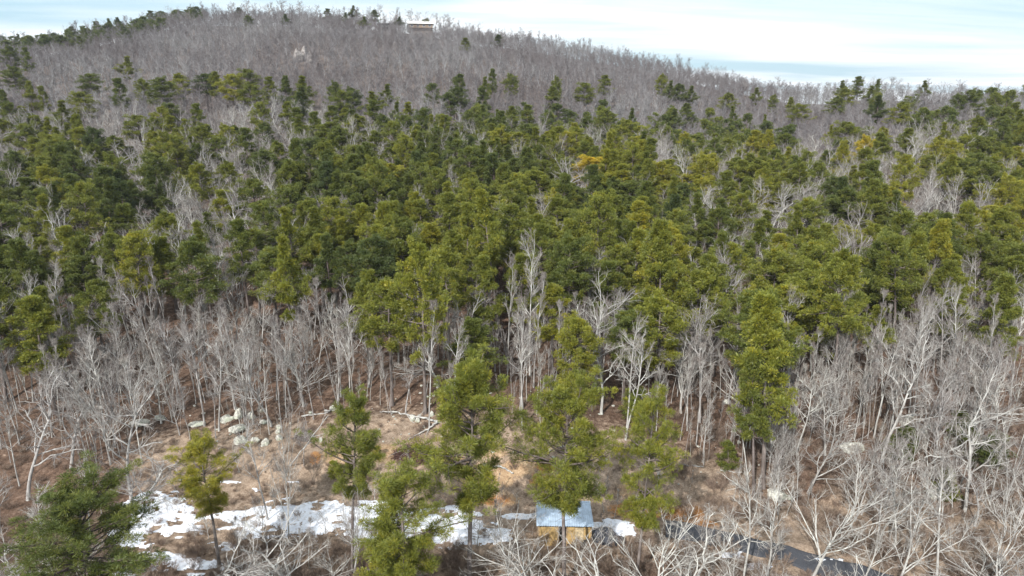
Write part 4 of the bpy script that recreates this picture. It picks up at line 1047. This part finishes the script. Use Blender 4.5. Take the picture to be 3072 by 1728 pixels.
# prototypes as plain mesh objects kept out of the scene, read by the mass builders
SRC = {}
def source(key):
    if key not in SRC:
        trm, crm, h0, cn = PROTO[key]
        bm = bmesh.new(); bm.from_mesh(trm); nt0 = len(bm.faces); bm.from_mesh(crm)
        me = bpy.data.meshes.new(key + '_joined')
        mats = [trm.materials[0], crm.materials[0]]
        bm.faces.ensure_lookup_table()
        for f in bm.faces[nt0:]: f.material_index = 1
        bm.to_mesh(me); bm.free()
        for m in mats: me.materials.append(m)
        SRC[key] = (bpy.data.objects.new(key + '_source', me), h0)
    return SRC[key]
def mass(name, items, label, category):
    keys = sorted({t['key'] for t in items})
    n = len(items)
    me = bpy.data.meshes.new(name); me.vertices.add(n)
    me.vertices.foreach_set('co', np.array([t['base'] for t in items], np.float32).ravel())
    scl = np.array([[t['H'] / source(t['key'])[1] * t['width']] * 2 + [t['H'] / source(t['key'])[1]] for t in items], np.float32)
    a = me.attributes.new('scl', 'FLOAT_VECTOR', 'POINT'); a.data.foreach_set('vector', scl.ravel())
    a = me.attributes.new('rot', 'FLOAT_VECTOR', 'POINT'); a.data.foreach_set('vector', np.array([[random.gauss(0, .03), random.gauss(0, .03), random.uniform(0, 6.28)] for _ in items], np.float32).ravel())
    a = me.attributes.new('tint', 'FLOAT', 'POINT'); a.data.foreach_set('value', np.array([t['tint'] for t in items], np.float32))
    a = me.attributes.new('pick', 'INT', 'POINT'); a.data.foreach_set('value', np.array([keys.index(t['key']) for t in items], np.int32))
    o = link(name, me)
    ng = bpy.data.node_groups.new(name, 'GeometryNodeTree')
    ng.interface.new_socket('Geometry', in_out='INPUT', socket_type='NodeSocketGeometry'); ng.interface.new_socket('Geometry', in_out='OUTPUT', socket_type='NodeSocketGeometry')
    gi = ng.nodes.new('NodeGroupInput'); go = ng.nodes.new('NodeGroupOutput'); jn = ng.nodes.new('GeometryNodeJoinGeometry')
    def named(nm, ty):
        x = ng.nodes.new('GeometryNodeInputNamedAttribute'); x.data_type = ty; x.inputs[0].default_value = nm; return x.outputs[0]
    rot = ng.nodes.new('FunctionNodeEulerToRotation'); ng.links.new(named('rot', 'FLOAT_VECTOR'), rot.inputs[0])
    sc_ = named('scl', 'FLOAT_VECTOR'); pk = named('pick', 'INT')
    for i, k in enumerate(keys):
        oi = ng.nodes.new('GeometryNodeObjectInfo'); oi.transform_space = 'ORIGINAL'; oi.inputs['Object'].default_value = source(k)[0]
        cmp_ = ng.nodes.new('FunctionNodeCompare'); cmp_.data_type = 'INT'; cmp_.operation = 'EQUAL'
        ng.links.new(pk, cmp_.inputs[2]); cmp_.inputs[3].default_value = i
        ip = ng.nodes.new('GeometryNodeInstanceOnPoints')
        ng.links.new(gi.outputs[0], ip.inputs['Points']); ng.links.new(cmp_.outputs[0], ip.inputs['Selection']); ng.links.new(oi.outputs['Geometry'], ip.inputs['Instance'])
        ng.links.new(rot.outputs[0], ip.inputs['Rotation']); ng.links.new(sc_, ip.inputs['Scale'])
        ng.links.new(ip.outputs[0], jn.inputs[0])
    ng.links.new(jn.outputs[0], go.inputs[0])
    md = o.modifiers.new('scatter', 'NODES'); md.node_group = ng
    tag(o, label, category, kind='stuff')
    return o
if rest_p: mass('pine_wood', rest_p + FARP, 'more pine crowns filling in the dense green belt', 'pine wood')
if rest_b: mass('bare_wood', rest_b, 'more grey bare trees and stems mixed through the pines', 'bare wood')
mass('hillside_wood', FAR, 'leafless grey woods covering the upper hill to the crest', 'hill woods')

# ------------------------------------------------------------------ undergrowth
UG = []
for _ in range(2000):
    px, py = random.uniform(-100, 3172), 1850 - 640 * random.random() ** 1.35
    X, Y, Z = ground_at(px, py, 0, 35)
    cl = float(keepclear(np.array(px), np.array(py)))
    if float(px_blob(np.array([px]), np.array([py]), SNOW)[0]) > 0.3 and random.random() < 0.72: continue
    if float(px_blob(np.array([px]), np.array([py]), CLAY)[0]) > 0.3 and random.random() < 0.8: continue
    if 1600 < px < 1880 and 1480 < py < 1640: continue
    if np.min(np.hypot(cxr - X, cyr - Y)) < 2.0: continue
    UG.append(dict(key=f'bush{random.randrange(3)}', base=(X, Y, Z - .05), H=random.uniform(0.4, 2.0) * (1.15 if py > 1640 or px > 2000 else 0.65), width=random.uniform(.8, 1.3), tint=random.uniform(0.3, 0.95)))
mass('undergrowth', UG, 'low leafless brush and weeds over the clearing and slope', 'undergrowth')
print('PINES', len(PINES), 'BARES', len(BARES), 'FAR', len(FAR), 'FARP', len(FARP))

# ------------------------------------------------------------------ thin winter haze
hm = bpy.data.materials.new('haze'); hm.use_nodes = True; hn = hm.node_tree; hn.nodes.clear()
ho = N(hn, 'ShaderNodeOutputMaterial'); hv = N(hn, 'ShaderNodeVolumePrincipled')
hv.inputs['Color'].default_value = (0.86, 0.90, 1.0, 1); hv.inputs['Density'].default_value = 0.00010; hv.inputs['Anisotropy'].default_value = 0.2
hn.links.new(hv.outputs[0], ho.inputs['Volume'])
a = Acc(); box(a, (-3300, -600, -70), (3300, 3300, 150)); haze = link('haze', a.mesh('haze', hm)); tag(haze, kind='stuff')
tot = sum(len(m.polygons) for m in bpy.data.meshes); print('TRIS', tot)
